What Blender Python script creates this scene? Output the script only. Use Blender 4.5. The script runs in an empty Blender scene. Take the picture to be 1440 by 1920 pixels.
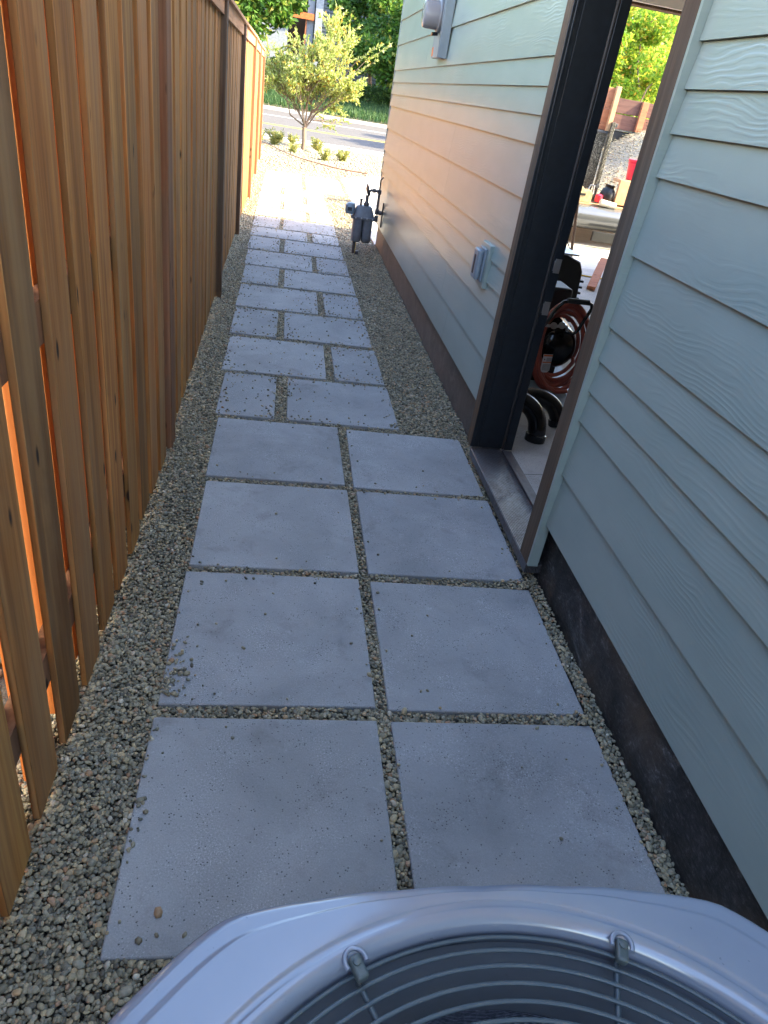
import bpy, math, random
import numpy as np
from mathutils import Vector, Matrix
random.seed(7); rng = np.random.default_rng(7)
S = bpy.context.scene
PI = math.pi
# ---------------------------------------------------------------- camera
cam_d = bpy.data.cameras.new('camera'); cam = bpy.data.objects.new('camera', cam_d)
S.collection.objects.link(cam); S.camera = cam
cam.location = (0.45818, -0.86613, 1.50757)
pitch, roll, yaw = math.radians(59.2345), math.radians(9.7245), math.radians(-11.2550)
cam.rotation_mode = 'XYZ'
cam.rotation_euler = (Matrix.Rotation(yaw, 3, 'Z') @ Matrix.Rotation(pitch, 3, 'X') @ Matrix.Rotation(roll, 3, 'Z')).to_euler('XYZ')
cam_d.sensor_fit = 'VERTICAL'; cam_d.sensor_height = 24.0
cam_d.lens = 1293.66 / 1920 * 24.0
cam_d.clip_start = 0.02; cam_d.clip_end = 2000
# ---------------------------------------------------------------- light
SUN = Vector((1.28, -0.30, 1.0)).normalized()
el = math.asin(SUN.z)
W = bpy.data.worlds.new('World'); S.world = W; W.use_nodes = True
nt = W.node_tree; nt.nodes.clear()
sky = nt.nodes.new('ShaderNodeTexSky'); sky.sky_type = 'NISHITA'; sky.sun_disc = False
sky.sun_elevation = el; sky.sun_rotation = math.atan2(SUN.x, SUN.y)
sky.air_density = 1.0; sky.dust_density = 1.6; sky.ozone_density = 0.5
bg = nt.nodes.new('ShaderNodeBackground'); bg.inputs[1].default_value = 0.15
wo = nt.nodes.new('ShaderNodeOutputWorld')
nt.links.new(sky.outputs[0], bg.inputs[0]); nt.links.new(bg.outputs[0], wo.inputs[0])
sd = bpy.data.lights.new('sun', 'SUN'); sd.energy = 2.75; sd.angle = math.radians(0.5); sd.color = (1.0, 0.88, 0.56)
so = bpy.data.objects.new('sun', sd); S.collection.objects.link(so)
so.rotation_euler = (-SUN).to_track_quat('-Z', 'Y').to_euler()
S.view_settings.view_transform = 'Standard'; S.view_settings.look = 'None'
S.view_settings.exposure = 3.2; S.view_settings.gamma = 1.0
S.cycles.use_denoising = True
S.cycles.max_bounces = 10; S.cycles.diffuse_bounces = 6; S.cycles.transparent_max_bounces = 6
S.cycles.sample_clamp_indirect = 8

# ---------------------------------------------------------------- materials
class Mat:
    def __init__(s, name, rough=0.7, metal=0.0, spec=0.5):
        s.m = bpy.data.materials.new(name); s.m.use_nodes = True
        s.t = s.m.node_tree; s.t.nodes.clear()
        s.o = s.n('ShaderNodeOutputMaterial'); s.b = s.n('ShaderNodeBsdfPrincipled')
        s.l(s.b.outputs[0], s.o.inputs[0])
        s.b.inputs['Roughness'].default_value = rough; s.b.inputs['Metallic'].default_value = metal
        s.b.inputs['Specular IOR Level'].default_value = spec
        s.tc = s.n('ShaderNodeTexCoord').outputs['Object']
    def n(s, t, **k):
        x = s.t.nodes.new(t)
        for a, b in k.items(): setattr(x, a, b)
        return x
    def l(s, a, b): s.t.links.new(a, b)
    def mapping(s, scale=(1, 1, 1), rand=None, src=None):
        mp = s.n('ShaderNodeMapping'); mp.inputs['Scale'].default_value = scale
        s.l(src or s.tc, mp.inputs[0])
        if rand:
            g = s.n('ShaderNodeNewGeometry'); c = s.n('ShaderNodeVectorMath', operation='SCALE')
            c.inputs[0].default_value = rand; s.l(g.outputs['Random Per Island'], c.inputs['Scale'])
            s.l(c.outputs[0], mp.inputs['Location'])
        return mp.outputs[0]
    def rnd(s): return s.n('ShaderNodeNewGeometry').outputs['Random Per Island']
    def noise(s, vec, scale=5, detail=4, rough=.55, dist=0.0):
        x = s.n('ShaderNodeTexNoise'); s.l(vec, x.inputs['Vector'])
        x.inputs['Scale'].default_value = scale; x.inputs['Detail'].default_value = detail
        x.inputs['Roughness'].default_value = rough; x.inputs['Distortion'].default_value = dist
        return x.outputs[0]
    def wave(s, vec, scale, dist, detail=2, dscale=1, axis='Z'):
        x = s.n('ShaderNodeTexWave'); s.l(vec, x.inputs['Vector']); x.bands_direction = axis
        x.inputs['Scale'].default_value = scale; x.inputs['Distortion'].default_value = dist
        x.inputs['Detail'].default_value = detail; x.inputs['Detail Scale'].default_value = dscale
        return x.outputs['Fac']
    def vor(s, vec, scale, feat='F1'):
        x = s.n('ShaderNodeTexVoronoi', feature=feat); s.l(vec, x.inputs['Vector']); x.inputs['Scale'].default_value = scale
        return x.outputs['Distance']
    def ramp(s, fac, stops):
        x = s.n('ShaderNodeValToRGB'); e = x.color_ramp.elements
        while len(e) < len(stops): e.new(0.5)
        for i, (p, c) in enumerate(stops):
            e[i].position = p; e[i].color = (*c, 1) if isinstance(c, tuple) else (c, c, c, 1)
        s.l(fac, x.inputs[0]); return x.outputs[0]
    def mix(s, fac, a, b, mode='MIX'):
        x = s.n('ShaderNodeMix', data_type='RGBA', blend_type=mode)
        for v, i in ((fac, 0), (a, 6), (b, 7)):
            if hasattr(v, 'links') : s.l(v, x.inputs[i])
            elif isinstance(v, tuple): x.inputs[i].default_value = (*v, 1)
            elif i: x.inputs[i].default_value = (v, v, v, 1)
            else: x.inputs[i].default_value = v
        return x.outputs[2]
    def math(s, op, a, b=0.0):
        x = s.n('ShaderNodeMath', operation=op)
        for v, i in ((a, 0), (b, 1)):
            if hasattr(v, 'links'): s.l(v, x.inputs[i])
            else: x.inputs[i].default_value = v
        return x.outputs[0]
    def col(s, c):
        if isinstance(c, tuple): s.b.inputs['Base Color'].default_value = (*c, 1)
        else: s.l(c, s.b.inputs['Base Color'])
        return s
    def bump(s, h, strength=.3, dist=.01):
        x = s.n('ShaderNodeBump'); x.inputs['Strength'].default_value = strength; x.inputs['Distance'].default_value = dist
        s.l(h, x.inputs['Height']); s.l(x.outputs[0], s.b.inputs['Normal']); return s
    def rough(s, v): s.l(v, s.b.inputs['Roughness']); return s

def plain(name, c, rough=.6, metal=0., var=.15, scale=8, bump=0., bscale=60, spec=.5):
    m = Mat(name, rough, metal, spec)
    n = m.noise(m.mapping(), scale, 5)
    lo = tuple(x * (1 - var) for x in c); hi = tuple(min(1, x * (1 + var)) for x in c)
    m.col(m.ramp(n, [(.3, lo), (.7, hi)]))
    if bump: m.bump(m.noise(m.mapping(), bscale, 4), bump, .004)
    return m.m

def wood_mat(name, dark, mid, light, grey, axis=2, greyamt=.5, knots=True):
    m = Mat(name, .75, 0, .25)
    sc = [15, 15, 15]; sc[axis] = .6
    v = m.mapping(tuple(sc), (13, 17, 29))
    n1 = m.noise(v, 1.0, 6, .65, .6)
    sc2 = [9, 9, 9]; sc2[axis] = .35
    v2 = m.mapping(tuple(sc2), (31, 7, 23))
    w = m.wave(v2, 1.3, 7, 3, 1.2, 'X' if axis != 0 else 'Y')
    fine = m.noise(m.mapping(tuple(70 if i != axis else 2.0 for i in range(3)), (3, 7, 5)), 1.0, 3)
    c = m.ramp(m.mix(.42, n1, fine), [(.26, dark), (.48, mid), (.74, light)])
    c = m.mix(m.math('MULTIPLY', w, .35), c, dark)
    r = m.rnd()
    tone = m.ramp(r, [(0, (.62, .55, .50)), (.25, (.88, .86, .84)), (.5, (1.22, .98, .82)), (.75, (.95, .80, .68)), (1, (1.3, 1.25, 1.12))])
    c = m.mix(1.0, c, tone, 'MULTIPLY')
    sc3 = [3, 3, 3]; sc3[axis] = .8
    g = m.noise(m.mapping(tuple(sc3), (5, 9, 13)), 1.6, 5, .6)
    g = m.math('MULTIPLY', m.ramp(g, [(.42, 0.), (.62, 1.)]), greyamt)
    c = m.mix(g, c, grey)
    sm = m.noise(m.mapping(tuple(5 if i != axis else 1.6 for i in range(3)), (7, 19, 3)), 1.3, 6, .7, .5)
    c = m.mix(m.ramp(sm, [(.58, 0.), (.74, .65)]), c, tuple(x * .45 for x in mid))
    sc4 = [14, 14, 14]; sc4[axis] = 5.0
    if knots:
        k = m.vor(m.mapping(tuple(sc4), (3, 11, 19)), 1.0)
        kk = m.ramp(k, [(.07, 1.), (.14, 0.)])
        mask = m.noise(m.mapping((2.3, 2.3, 2.3), (41, 3, 5)), 1.0, 1)
        kk = m.mix(1.0, kk, m.ramp(mask, [(.44, 0.), (.50, 1.)]), 'MULTIPLY')
        c = m.mix(kk, c, (.02, .012, .008))
    m.col(c)
    h = m.mix(.5, n1, m.mix(.5, w, fine))
    m.bump(h, .6, .005)
    return m.m

def leaf_mat(name, stops, trans=.5, rough=.5):
    m = Mat(name, rough, 0, .35)
    c = m.ramp(m.rnd(), stops); m.col(c)
    tr = m.n('ShaderNodeBsdfTranslucent'); m.l(c, tr.inputs[0])
    mx = m.n('ShaderNodeMixShader'); mx.inputs[0].default_value = trans
    m.l(m.b.outputs[0], mx.inputs[1]); m.l(tr.outputs[0], mx.inputs[2]); m.l(mx.outputs[0], m.o.inputs[0])
    return m.m

M = {}
M['fence_front'] = wood_mat('cedar_front', (.10, .042, .013), (.36, .178, .056), (.60, .36, .13), (.29, .19, .10), greyamt=.5)
M['fence_back'] = wood_mat('cedar_back', (.34, .10, .025), (.62, .24, .065), (.74, .34, .11), (.5, .22, .08), greyamt=.25)  # fresh cedar, orange raised to paint in light glowing between the boards
M['fence_post'] = wood_mat('cedar_post', (.09, .045, .025), (.22, .12, .065), (.36, .22, .13), (.2, .13, .09), greyamt=.5)
M['fence_trim'] = wood_mat('cedar_trim', (.25, .12, .06), (.42, .25, .14), (.55, .37, .23), (.4, .3, .2), axis=1, greyamt=.3)
M['brown_trim'] = wood_mat('stained_trim', (.022, .015, .010), (.105, .070, .046), (.22, .155, .10), (.12, .095, .07), greyamt=.5, knots=False)

def siding_mat():
    m = Mat('painted_siding', .30, 0, .75)
    n = m.noise(m.mapping((1, 1, 3), (3, 9, 1)), 3, 4)
    m.col(m.ramp(n, [(.3, (.235, .288, .262)), (.7, (.275, .325, .295))]))
    v = m.mapping((1, .55, 9), (0, 37, 53))
    warp = m.noise(m.mapping((1, 1.3, 3.5), (0, 37, 53)), 1.5, 3, .5)
    sx = m.n('ShaderNodeSeparateXYZ'); m.l(m.mapping((1, 1, 1), (0, 37, 53)), sx.inputs[0])
    ph = m.math('ADD', m.math('MULTIPLY', sx.outputs[2], 430), m.math('MULTIPLY', warp, 62))
    w1 = m.math('ADD', m.math('MULTIPLY', m.math('SINE', ph), .5), .5)
    w1 = m.ramp(w1, [(.35, 0.), (.9, 1.)])
    w2 = m.noise(m.mapping((1, 2.0, 90), (0, 11, 17)), 2.2, 4, .6)
    mask = m.ramp(m.noise(m.mapping((1, 1.0, 6), (0, 71, 13)), 1.2, 3), [(.46, 0.0), (.62, 1.)])
    h = m.mix(1.0, w1, mask, 'MULTIPLY')
    h = m.mix(.25, h, w2)
    big = m.noise(m.mapping((1, .8, 3), (0, 3, 7)), 3.0, 3)
    h = m.mix(.4, h, big)
    m.bump(h, .24, .004)
    return m.m
M['siding'] = siding_mat()

def concrete_mat(name, a, b, sp=.5, rough=.75, stain=.5):
    m = Mat(name, rough, 0, .35)
    v = m.mapping()
    oi = m.n('ShaderNodeObjectInfo')
    off = m.n('ShaderNodeVectorMath', operation='SCALE'); off.inputs[0].default_value = (17, 31, 5); m.l(oi.outputs['Random'], off.inputs['Scale'])
    ad = m.n('ShaderNodeVectorMath', operation='ADD'); m.l(v, ad.inputs[0]); m.l(off.outputs[0], ad.inputs[1]); v = ad.outputs[0]
    big = m.noise(v, 3.2, 5, .6, .4)
    c = m.ramp(big, [(.32, a), (.68, b)])
    c = m.mix(1.0, c, m.ramp(oi.outputs['Random'], [(0, (.92, .92, .93)), (1, (1.06, 1.05, 1.04))]), 'MULTIPLY')
    # worn, rusty and whitish patches
    st = m.noise(v, 5.1, 6, .7, .3)
    c = m.mix(m.math('MULTIPLY', m.ramp(st, [(.56, 0.), (.72, 1.)]), stain), c, (a[0] * .62, a[1] * .56, a[2] * .54))
    wh = m.noise(v, 9.0, 6, .75)
    c = m.mix(m.math('MULTIPLY', m.ramp(wh, [(.62, 0.), (.78, 1.)]), .35), c, (.62, .63, .66))
    # sand grains and pits
    g = m.mix(m.ramp(m.noise(v, 7, 4), [(.35, .25), (.65, .95)]), m.mix(.5, m.noise(v, 520, 2, .6), (.5, .5, .5)), m.noise(v, 230, 4, .8))
    c = m.mix(1.0, c, m.ramp(g, [(.32, (.35, .35, .36)), (.43, (.9, .9, .9)), (.57, (1.08, 1.08, 1.08)), (.66, (2.1, 2.1, 2.15))]), 'MULTIPLY')
    pv = m.n('ShaderNodeTexVoronoi'); m.l(v, pv.inputs['Vector']); pv.inputs['Scale'].default_value = 105; pv.inputs['Randomness'].default_value = 1
    wp = m.noise(v, 26, 2)
    pd = m.math('ADD', pv.outputs['Distance'], m.ramp(wp, [(.36, .42), (.56, 0.)]))
    pit = m.ramp(pd, [(.13, 1.), (.24, 0.)])
    c = m.mix(pit, c, (a[0] * .3, a[1] * .3, a[2] * .3))
    m.col(c)
    h = m.mix(pit, m.mix(.5, g, m.noise(v, 110, 4, .7)), 0.0)
    m.bump(h, .45, .003)
    return m.m
M['paver'] = concrete_mat('paver_concrete', (.235, .243, .246), (.325, .334, .338), stain=.55)
M['slab'] = concrete_mat('driveway_concrete', (.36, .345, .32), (.46, .44, .41), stain=.25)
M['floor'] = concrete_mat('garage_concrete', (.30, .28, .26), (.46, .43, .40), stain=.4)

def pebble_mat(name, warm=0.):
    m = Mat(name, .55, 0, .45)
    c = m.ramp(m.rnd(), [(0, (.075, .07, .06)), (.18, (.16, .148, .115)), (.36, (.25, .225, .165)), (.52, (.17, .172, .155)), (.66, (.33, .285, .195)),
                         (.8, (.28, .27, .23)), (.9, (.44, .37, .25)), (.96, (.3, .17, .1)), (1, (.5, .48, .43))])
    n = m.noise(m.mapping((1, 1, 1), (9, 5, 7)), 160, 4, .7)
    c = m.mix(1.0, c, m.ramp(n, [(.3, (.76, .74, .66)), (.7, (1.22, 1.18, 1.02))]), 'MULTIPLY')
    if warm: c = m.mix(warm, c, (.24, .20, .135))
    m.col(c); return m.m
M['pebble'] = pebble_mat('pebble_stone')
M['rock'] = pebble_mat('river_rock', .55)

def ground_mat(name, a, b, sc, k=.5, bump=.6):
    m = Mat(name, .9, 0, .2); v = m.mapping()
    n = m.noise(v, sc, 6, .7); vo = m.vor(v, sc * 1.7)
    m.col(m.mix(m.noise(v, .35, 4), m.ramp(n, [(.3, a), (.7, b)]), m.ramp(vo, [(0, b), (.6, a)])))
    m.bump(m.mix(.5, n, vo), bump, .02); return m.m
M['grit'] = ground_mat('grit', (.06, .055, .045), (.16, .145, .12), 70)
M['dirt'] = ground_mat('ground', (.20, .17, .12), (.36, .32, .25), 12)
M['bed'] = ground_mat('gravel_bed', (.12, .10, .07), (.23, .195, .135), 22)
M['load'] = ground_mat('heap_gravel', (.26, .22, .16), (.46, .40, .30), 60)
M['load_stone'] = pebble_mat('heap_stone', .0)
M['asphalt'] = ground_mat('asphalt', (.085, .078, .08), (.115, .105, .107), 60, bump=.3)
M['grass'] = leaf_mat('grass_blade', [(0, (.02, .055, .02)), (.5, (.04, .10, .03)), (1, (.10, .16, .05))], .35)
M['white_line'] = plain('white_paint', (.72, .72, .70), .6, var=.12, scale=20)
M['yellow_line'] = plain('yellow_paint', (.68, .47, .05), .6, var=.12, scale=20)

def foundation_mat():
    m = Mat('foundation_concrete', .55, 0, .45); v = m.mapping((1, 1, 1))
    n = m.noise(v, 6, 7, .75, 1.2); n2 = m.noise(m.mapping((1, 3, 20)), 3, 5, .7, .5)
    c = m.ramp(n, [(.36, (.012, .011, .011)), (.55, (.04, .038, .038)), (.72, (.15, .15, .155))])
    sp = m.noise(m.mapping((1, 1, 2), (0, 5, 1)), 55, 5, .8)
    c = m.mix(1.0, c, m.ramp(sp, [(.35, (.4, .4, .4)), (.55, (1, 1, 1)), (.68, (3.2, 3.2, 3.4))]), 'MULTIPLY')
    s = m.noise(v, 2.3, 4, .6); c = m.mix(m.ramp(s, [(.5, 0.), (.7, .75)]), c, (.11, .08, .055))
    # paler and browner towards the street end
    sx = m.n('ShaderNodeSeparateXYZ'); m.l(m.tc, sx.inputs[0])
    c = m.mix(m.ramp(m.math('MULTIPLY', sx.outputs[1], .125), [(.15, 0.), (.45, .75)]), c, m.ramp(n, [(.3, (.14, .11, .095)), (.7, (.25, .20, .17))]))
    m.col(c); m.bump(m.mix(.5, n, n2), .5, .01)
    return m.m
M['foundation'] = foundation_mat()

def plastic(name, c, rough, var=.06, spec=.5, metal=0., bscale=300, b=.04):
    m = Mat(name, rough, metal, spec); v = m.mapping()
    n = m.noise(v, 7, 5)
    c1 = m.ramp(n, [(.3, tuple(x * (1 - var) for x in c)), (.7, tuple(min(1, x * (1 + var)) for x in c))])
    d = m.noise(v, 130, 2, .6)
    c1 = m.mix(m.ramp(d, [(.735, 0.), (.76, .5)]), c1, tuple(x * .5 for x in c))
    m.col(c1)
    m.rough(m.ramp(m.noise(v, 18, 5), [(.3, max(.03, rough * .8)), (.7, min(1, rough * 1.3))]))
    if b: m.bump(m.noise(v, bscale, 3), b, .001)
    return m.m
M['ac_cover'] = plastic('ac_cover', (.185, .212, .265), .15, .05, .9)
M['ac_cover'].node_tree.nodes['Principled BSDF'].inputs['Coat Weight'].default_value = .35
M['ac_cover'].node_tree.nodes['Principled BSDF'].inputs['Coat Roughness'].default_value = .08
M['ac_wire'] = plastic('ac_wire', (.055, .075, .088), .35)
M['ac_shroud'] = plastic('ac_shroud', (.105, .12, .14), .5)
M['ac_blade'] = plastic('ac_blade', (.15, .165, .185), .45)
M['ac_bolt'] = plastic('ac_bracket', (.07, .09, .09), .4, .3)
def coil_mat():
    m = Mat('ac_coil', .3, .8); v = m.mapping()
    w = m.wave(m.mapping((1, 1, 1)), 90, 1.5, 2, 3, 'Z'); n = m.noise(v, 160, 3)
    m.col(m.ramp(m.mix(.6, w, n), [(.35, (.02, .02, .03)), (.6, (.25, .27, .33)), (.75, (.7, .75, .85))])); return m.m
M['coil'] = coil_mat()
M['frame'] = plain('black_door_frame', (.010, .012, .015), .42, var=.3, scale=30, bump=.05, spec=.4)
M['strip'] = plain('weatherstrip', (.035, .028, .024), .6)
M['sill'] = None
def sill_mat():
    m = Mat('aluminium_sill', .5, .5); v = m.mapping()
    st = m.noise(v, 7, 7, .75, .8); w0 = m.wave(v, 45, 0, 0, 0, 'X')
    m.col(m.mix(m.math('MULTIPLY', m.ramp(st, [(.40, 0.), (.62, .9)]), m.ramp(w0, [(.2, .55), (.6, 1.)])), (.085, .085, .095), m.ramp(m.noise(v, 90, 3), [(.4, (.09, .07, .06)), (.7, (.20, .18, .17))])))
    w = m.wave(v, 45, 0, 0, 0, 'X')
    m.rough(m.ramp(st, [(.4, .3), (.7, .7)])); m.bump(w, .9, .003); return m.m
M['sill'] = sill_mat()
M['metal'] = plain('worn_steel', (.5, .5, .52), .3, .9)
M['meter_grey'] = plain('grey_meter_paint', (.15, .155, .175), .4, var=.15, scale=25)
M['pipe'] = plain('dark_pipe', (.09, .075, .075), .5, .2, .3, 30)
M['box_grey'] = plain('grey_box_paint', (.20, .24, .28), .4, .1)
M['brass'] = plain('brass', (.5, .36, .12), .35, .8)
M['white'] = plain('white_wall_paint', (.80, .78, .74), .8, var=.04)
M['beige'] = plain('beige_trim', (.78, .70, .58), .6, var=.04)
M['hose'] = plain('red_rubber', (.30, .06, .038), .45, var=.2, scale=12)
M['black_gloss'] = plain('black_gloss', (.006, .006, .007), .12, var=.3)
M['black_matte'] = plain('black_matte', (.012, .012, .012), .5, var=.3)
M['sticker'] = plain('sticker_white', (.62, .62, .64), .5, var=.03)
M['orange'] = plain('orange_print', (.65, .16, .04), .5)
M['red'] = plain('red_plastic', (.62, .02, .05), .35, var=.06)
M['text'] = plain('printed_ink', (.05, .05, .06), .6)
M['silver'] = plain('silver_truck_paint', (.14, .145, .15), .18, .5, .05, spec=.6)
def scratched():
    m = Mat('scratched_black_steel', .45, .3); v = m.mapping((3, 3, 3))
    sc = m.noise(m.mapping((6, 6, 6)), 3, 8, .8, 3.0)
    m.col(m.ramp(sc, [(.42, (.022, .021, .016)), (.53, (.09, .082, .062)), (.62, (.42, .39, .31))])); return m.m
M['scratched'] = scratched()
M['ply'] = plain('plywood', (.48, .29, .15), .7, var=.2, scale=10)
M['stake_wood'] = wood_mat('stake_wood', (.2, .08, .04), (.40, .18, .10), (.5, .25, .14), (.4, .22, .14), axis=0, greyamt=.2)
M['shaded_wood'] = wood_mat('shaded_wood', (.07, .035, .03), (.13, .07, .06), (.19, .11, .09), (.13, .08, .07), axis=0, greyamt=.2)  # stake wood again, darkened to hold the shade on the front boards
M['bark'] = wood_mat('bark', (.07, .05, .035), (.17, .12, .085), (.28, .21, .15), (.22, .19, .16), knots=False)
M['shrub_leaf'] = leaf_mat('shrub_leaf', [(0, (.17, .23, .04)), (.35, (.34, .39, .08)), (.7, (.46, .50, .17)), (.88, (.52, .55, .28)), (.96, (.55, .38, .05)), (1, (.55, .26, .05))], .4)
M['maple_leaf'] = leaf_mat('maple_leaf', [(0, (.035, .09, .015)), (.5, (.065, .16, .02)), (.85, (.13, .23, .03)), (1, (.28, .27, .05))], .45)
M['lime_leaf'] = leaf_mat('lime_leaf', [(0, (.10, .22, .02)), (.4, (.2, .33, .03)), (.8, (.38, .45, .05)), (.95, (.5, .4, .05)), (1, (.55, .25, .05))], .55)
M['perennial'] = leaf_mat('perennial_leaf', [(0, (.14, .18, .05)), (.5, (.28, .29, .09)), (1, (.42, .35, .07))], .3)
M['hedge_leaf'] = leaf_mat('hedge_leaf', [(0, (.03, .08, .02)), (.7, (.07, .15, .03)), (1, (.2, .3, .08))], .3)
M['slate'] = plain('slate_siding', (.10, .125, .15), .7)
M['slate2'] = plain('pale_siding', (.30, .32, .36), .7)
M['olive'] = plain('olive_siding', (.20, .20, .14), .7)
M['iron'] = plain('black_iron', (.015, .015, .015), .5)
M['roofing'] = plain('roof_shingle', (.08, .08, .085), .9, scale=30)
M['tan_box'] = plain('tan_toolbox', (.42, .32, .17), .6, var=.3, scale=20)
M['drip'] = plain('brown_tube', (.25, .13, .08), .5)
M['paleroll'] = plain('paper_roll', (.62, .55, .42), .8)
M['bounce_coat'] = plain('bounce_cream', (.80, .74, .62), .9, var=.05)  # pale coat of the added wall behind the fence

# ---------------------------------------------------------------- mesh helpers
class MB:
    def __init__(s): s.v = []; s.f = []
    def add(s, v, f):
        k = len(s.v); s.v += [tuple(p) for p in v]; s.f += [tuple(i + k for i in q) for q in f]; return s
    def box(s, x0, x1, y0, y1, z0, z1, mat=None):
        v = [(x, y, z) for z in (z0, z1) for y in (y0, y1) for x in (x0, x1)]
        if mat is not None: v = [mat @ Vector(p) for p in v]
        return s.add(v, [(0, 2, 3, 1), (4, 5, 7, 6), (0, 1, 5, 4), (2, 6, 7, 3), (0, 4, 6, 2), (1, 3, 7, 5)])
    def quad(s, a, b, c, d): return s.add([a, b, c, d], [(0, 1, 2, 3)])
    def prism(s, pts, lo, hi, axis=2):
        n = len(pts)
        def P(p, h):
            q = list(p); q.insert(axis, h); return tuple(q)
        v = [P(p, lo) for p in pts] + [P(p, hi) for p in pts]
        f = [tuple(range(n))[::-1], tuple(range(n, 2 * n))] + [(i, (i + 1) % n, (i + 1) % n + n, i + n) for i in range(n)]
        return s.add(v, f)
    def tube(s, path, r, n=10, closed=False, cap=True):
        path = [Vector(p) for p in path]; m = len(path); rs = r if isinstance(r, (list, tuple)) else [r] * m
        up = None; rings = []
        for i, p in enumerate(path):
            a = path[(i - 1) % m] if (closed or i > 0) else p
            b = path[(i + 1) % m] if (closed or i < m - 1) else p
            d = (b - a).normalized()
            if up is None:
                up = d.orthogonal().normalized()
            up = (up - d * up.dot(d))
            up = up.normalized() if up.length > 1e-6 else d.orthogonal().normalized()
            e = d.cross(up)
            rings.append([p + (up * math.cos(2 * PI * k / n) + e * math.sin(2 * PI * k / n)) * rs[i] for k in range(n)])
        v = [q for rg in rings for q in rg]; f = []
        for i in range(m if closed else m - 1):
            j = (i + 1) % m
            for k in range(n): f.append((i * n + k, i * n + (k + 1) % n, j * n + (k + 1) % n, j * n + k))
        if cap and not closed:
            f.append(tuple(range(n))[::-1]); f.append(tuple((m - 1) * n + k for k in range(n)))
        return s.add(v, f)
    def lathe(s, prof, n=32, origin=(0, 0, 0), axis=(0, 0, 1), capa=True, capb=True):
        ax = Vector(axis).normalized(); u = ax.orthogonal().normalized(); w = ax.cross(u); o = Vector(origin)
        v = [o + ax * h + (u * math.cos(2 * PI * k / n) + w * math.sin(2 * PI * k / n)) * r for r, h in prof for k in range(n)]
        f = [(i * n + k, i * n + (k + 1) % n, (i + 1) * n + (k + 1) % n, (i + 1) * n + k) for i in range(len(prof) - 1) for k in range(n)]
        if capa: f.append(tuple(range(n))[::-1])
        if capb: f.append(tuple((len(prof) - 1) * n + k for k in range(n)))
        return s.add(v, f)
    def obj(s, name, mat, parent=None, smooth=None, bevel=0, seg=2):
        me = bpy.data.meshes.new(name); me.from_pydata(s.v, [], s.f)
        import bmesh
        bm = bmesh.new(); bm.from_mesh(me); bmesh.ops.recalc_face_normals(bm, faces=bm.faces); bm.to_mesh(me); bm.free()
        return link(name, me, mat, parent, smooth, bevel, seg)

def link(name, me, mat, parent=None, smooth=None, bevel=0, seg=2):
    o = bpy.data.objects.new(name, me); S.collection.objects.link(o)
    me.materials.append(M[mat] if isinstance(mat, str) else mat)
    if parent is not None: o.parent = parent
    if bevel:
        b = o.modifiers.new('bevel', 'BEVEL'); b.width = bevel; b.segments = seg; b.limit_method = 'ANGLE'; b.angle_limit = math.radians(35)
    if smooth is not None or bevel:
        me.polygons.foreach_set('use_smooth', [True] * len(me.polygons))
        me.set_sharp_from_angle(angle=math.radians(smooth or 35))
    return o
def tag(o, label=None, cat=None, group=None, kind=None):
    if label: o['label'] = label
    if cat: o['category'] = cat
    if group: o['group'] = group
    if kind: o['kind'] = kind
    return o
def thing(name, label, cat, loc=(0, 0, 0), group=None):
    o = bpy.data.objects.new(name, None); S.collection.objects.link(o); o.location = loc; o.empty_display_size = .1
    return tag(o, label, cat, group)
def P(name, mb, mat, parent, **k):       # part given in world coordinates
    o = mb.obj(name, mat, None, **k); o.parent = parent
    w = parent; loc = Vector()
    while w is not None: loc += w.location; w = w.parent
    o.data.transform(Matrix.Translation(-loc))
    return o
def T(name, mb, mat, label, cat, origin, group=None, **k):   # a thing of one mesh, given in world coordinates
    o = mb.obj(name, mat, None, **k); o.data.transform(Matrix.Translation(-Vector(origin))); o.location = origin
    return tag(o, label, cat, group)
def bigmesh(name, V, F, mat, parent=None, smooth=True):
    me = bpy.data.meshes.new(name); n = len(V); k = F.shape[1]; m = len(F)
    me.vertices.add(n); me.vertices.foreach_set('co', V.astype(np.float32).ravel())
    me.loops.add(m * k); me.loops.foreach_set('vertex_index', F.astype(np.int32).ravel())
    me.polygons.add(m); me.polygons.foreach_set('loop_start', np.arange(0, m * k, k, dtype=np.int32))
    me.polygons.foreach_set('use_smooth', np.full(m, smooth)); me.update(calc_edges=True)
    me.materials.append(M[mat]); o = bpy.data.objects.new(name, me); S.collection.objects.link(o)
    if parent is not None: o.parent = parent
    return o

# ---------------------------------------------------------------- ground
def sheet(name, pts, z, mat, kind='structure'):
    o = MB().add([(x, y, z) for x, y in pts], [tuple(range(len(pts)))]).obj(name, mat); o['kind'] = kind; return o
sheet('ground', [(-400, -300), (400, -300), (400, 900), (-400, 900)], -.060, 'dirt')
sheet('path_base', [(-1.2, -3), (1.52, -3), (1.52, 15), (-1.2, 15)], -.040, 'grit')
sheet('planting_bed', [(-6, 13.9), (9, 13.9), (9, 21.1), (-6, 22.0)], -.034, 'bed')
sheet('side_yard', [(-9, -8), (-.75, -8), (-.75, 14), (-9, 14)], -.036, 'bed')
road = sheet('road', [(-120, 22.0), (140, 22.0), (140, 42.5), (-120, 42.5)], -.030, 'asphalt')
MB().box(-120, 140, 21.55, 22.0, -.1, .01).obj('kerb', 'slab', bevel=.01)['kind'] = 'structure'
MB().box(-120, 140, 42.5, 42.9, -.1, .12).obj('far_kerb', 'slab', bevel=.01)['kind'] = 'structure'
lines = thing('road_marking', 'two white edge lines and yellow centre line painted along the street', 'road marking')
P('white_line', MB().box(-120, 140, 23.15, 23.37, -.03, -.024), 'white_line', lines)
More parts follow.
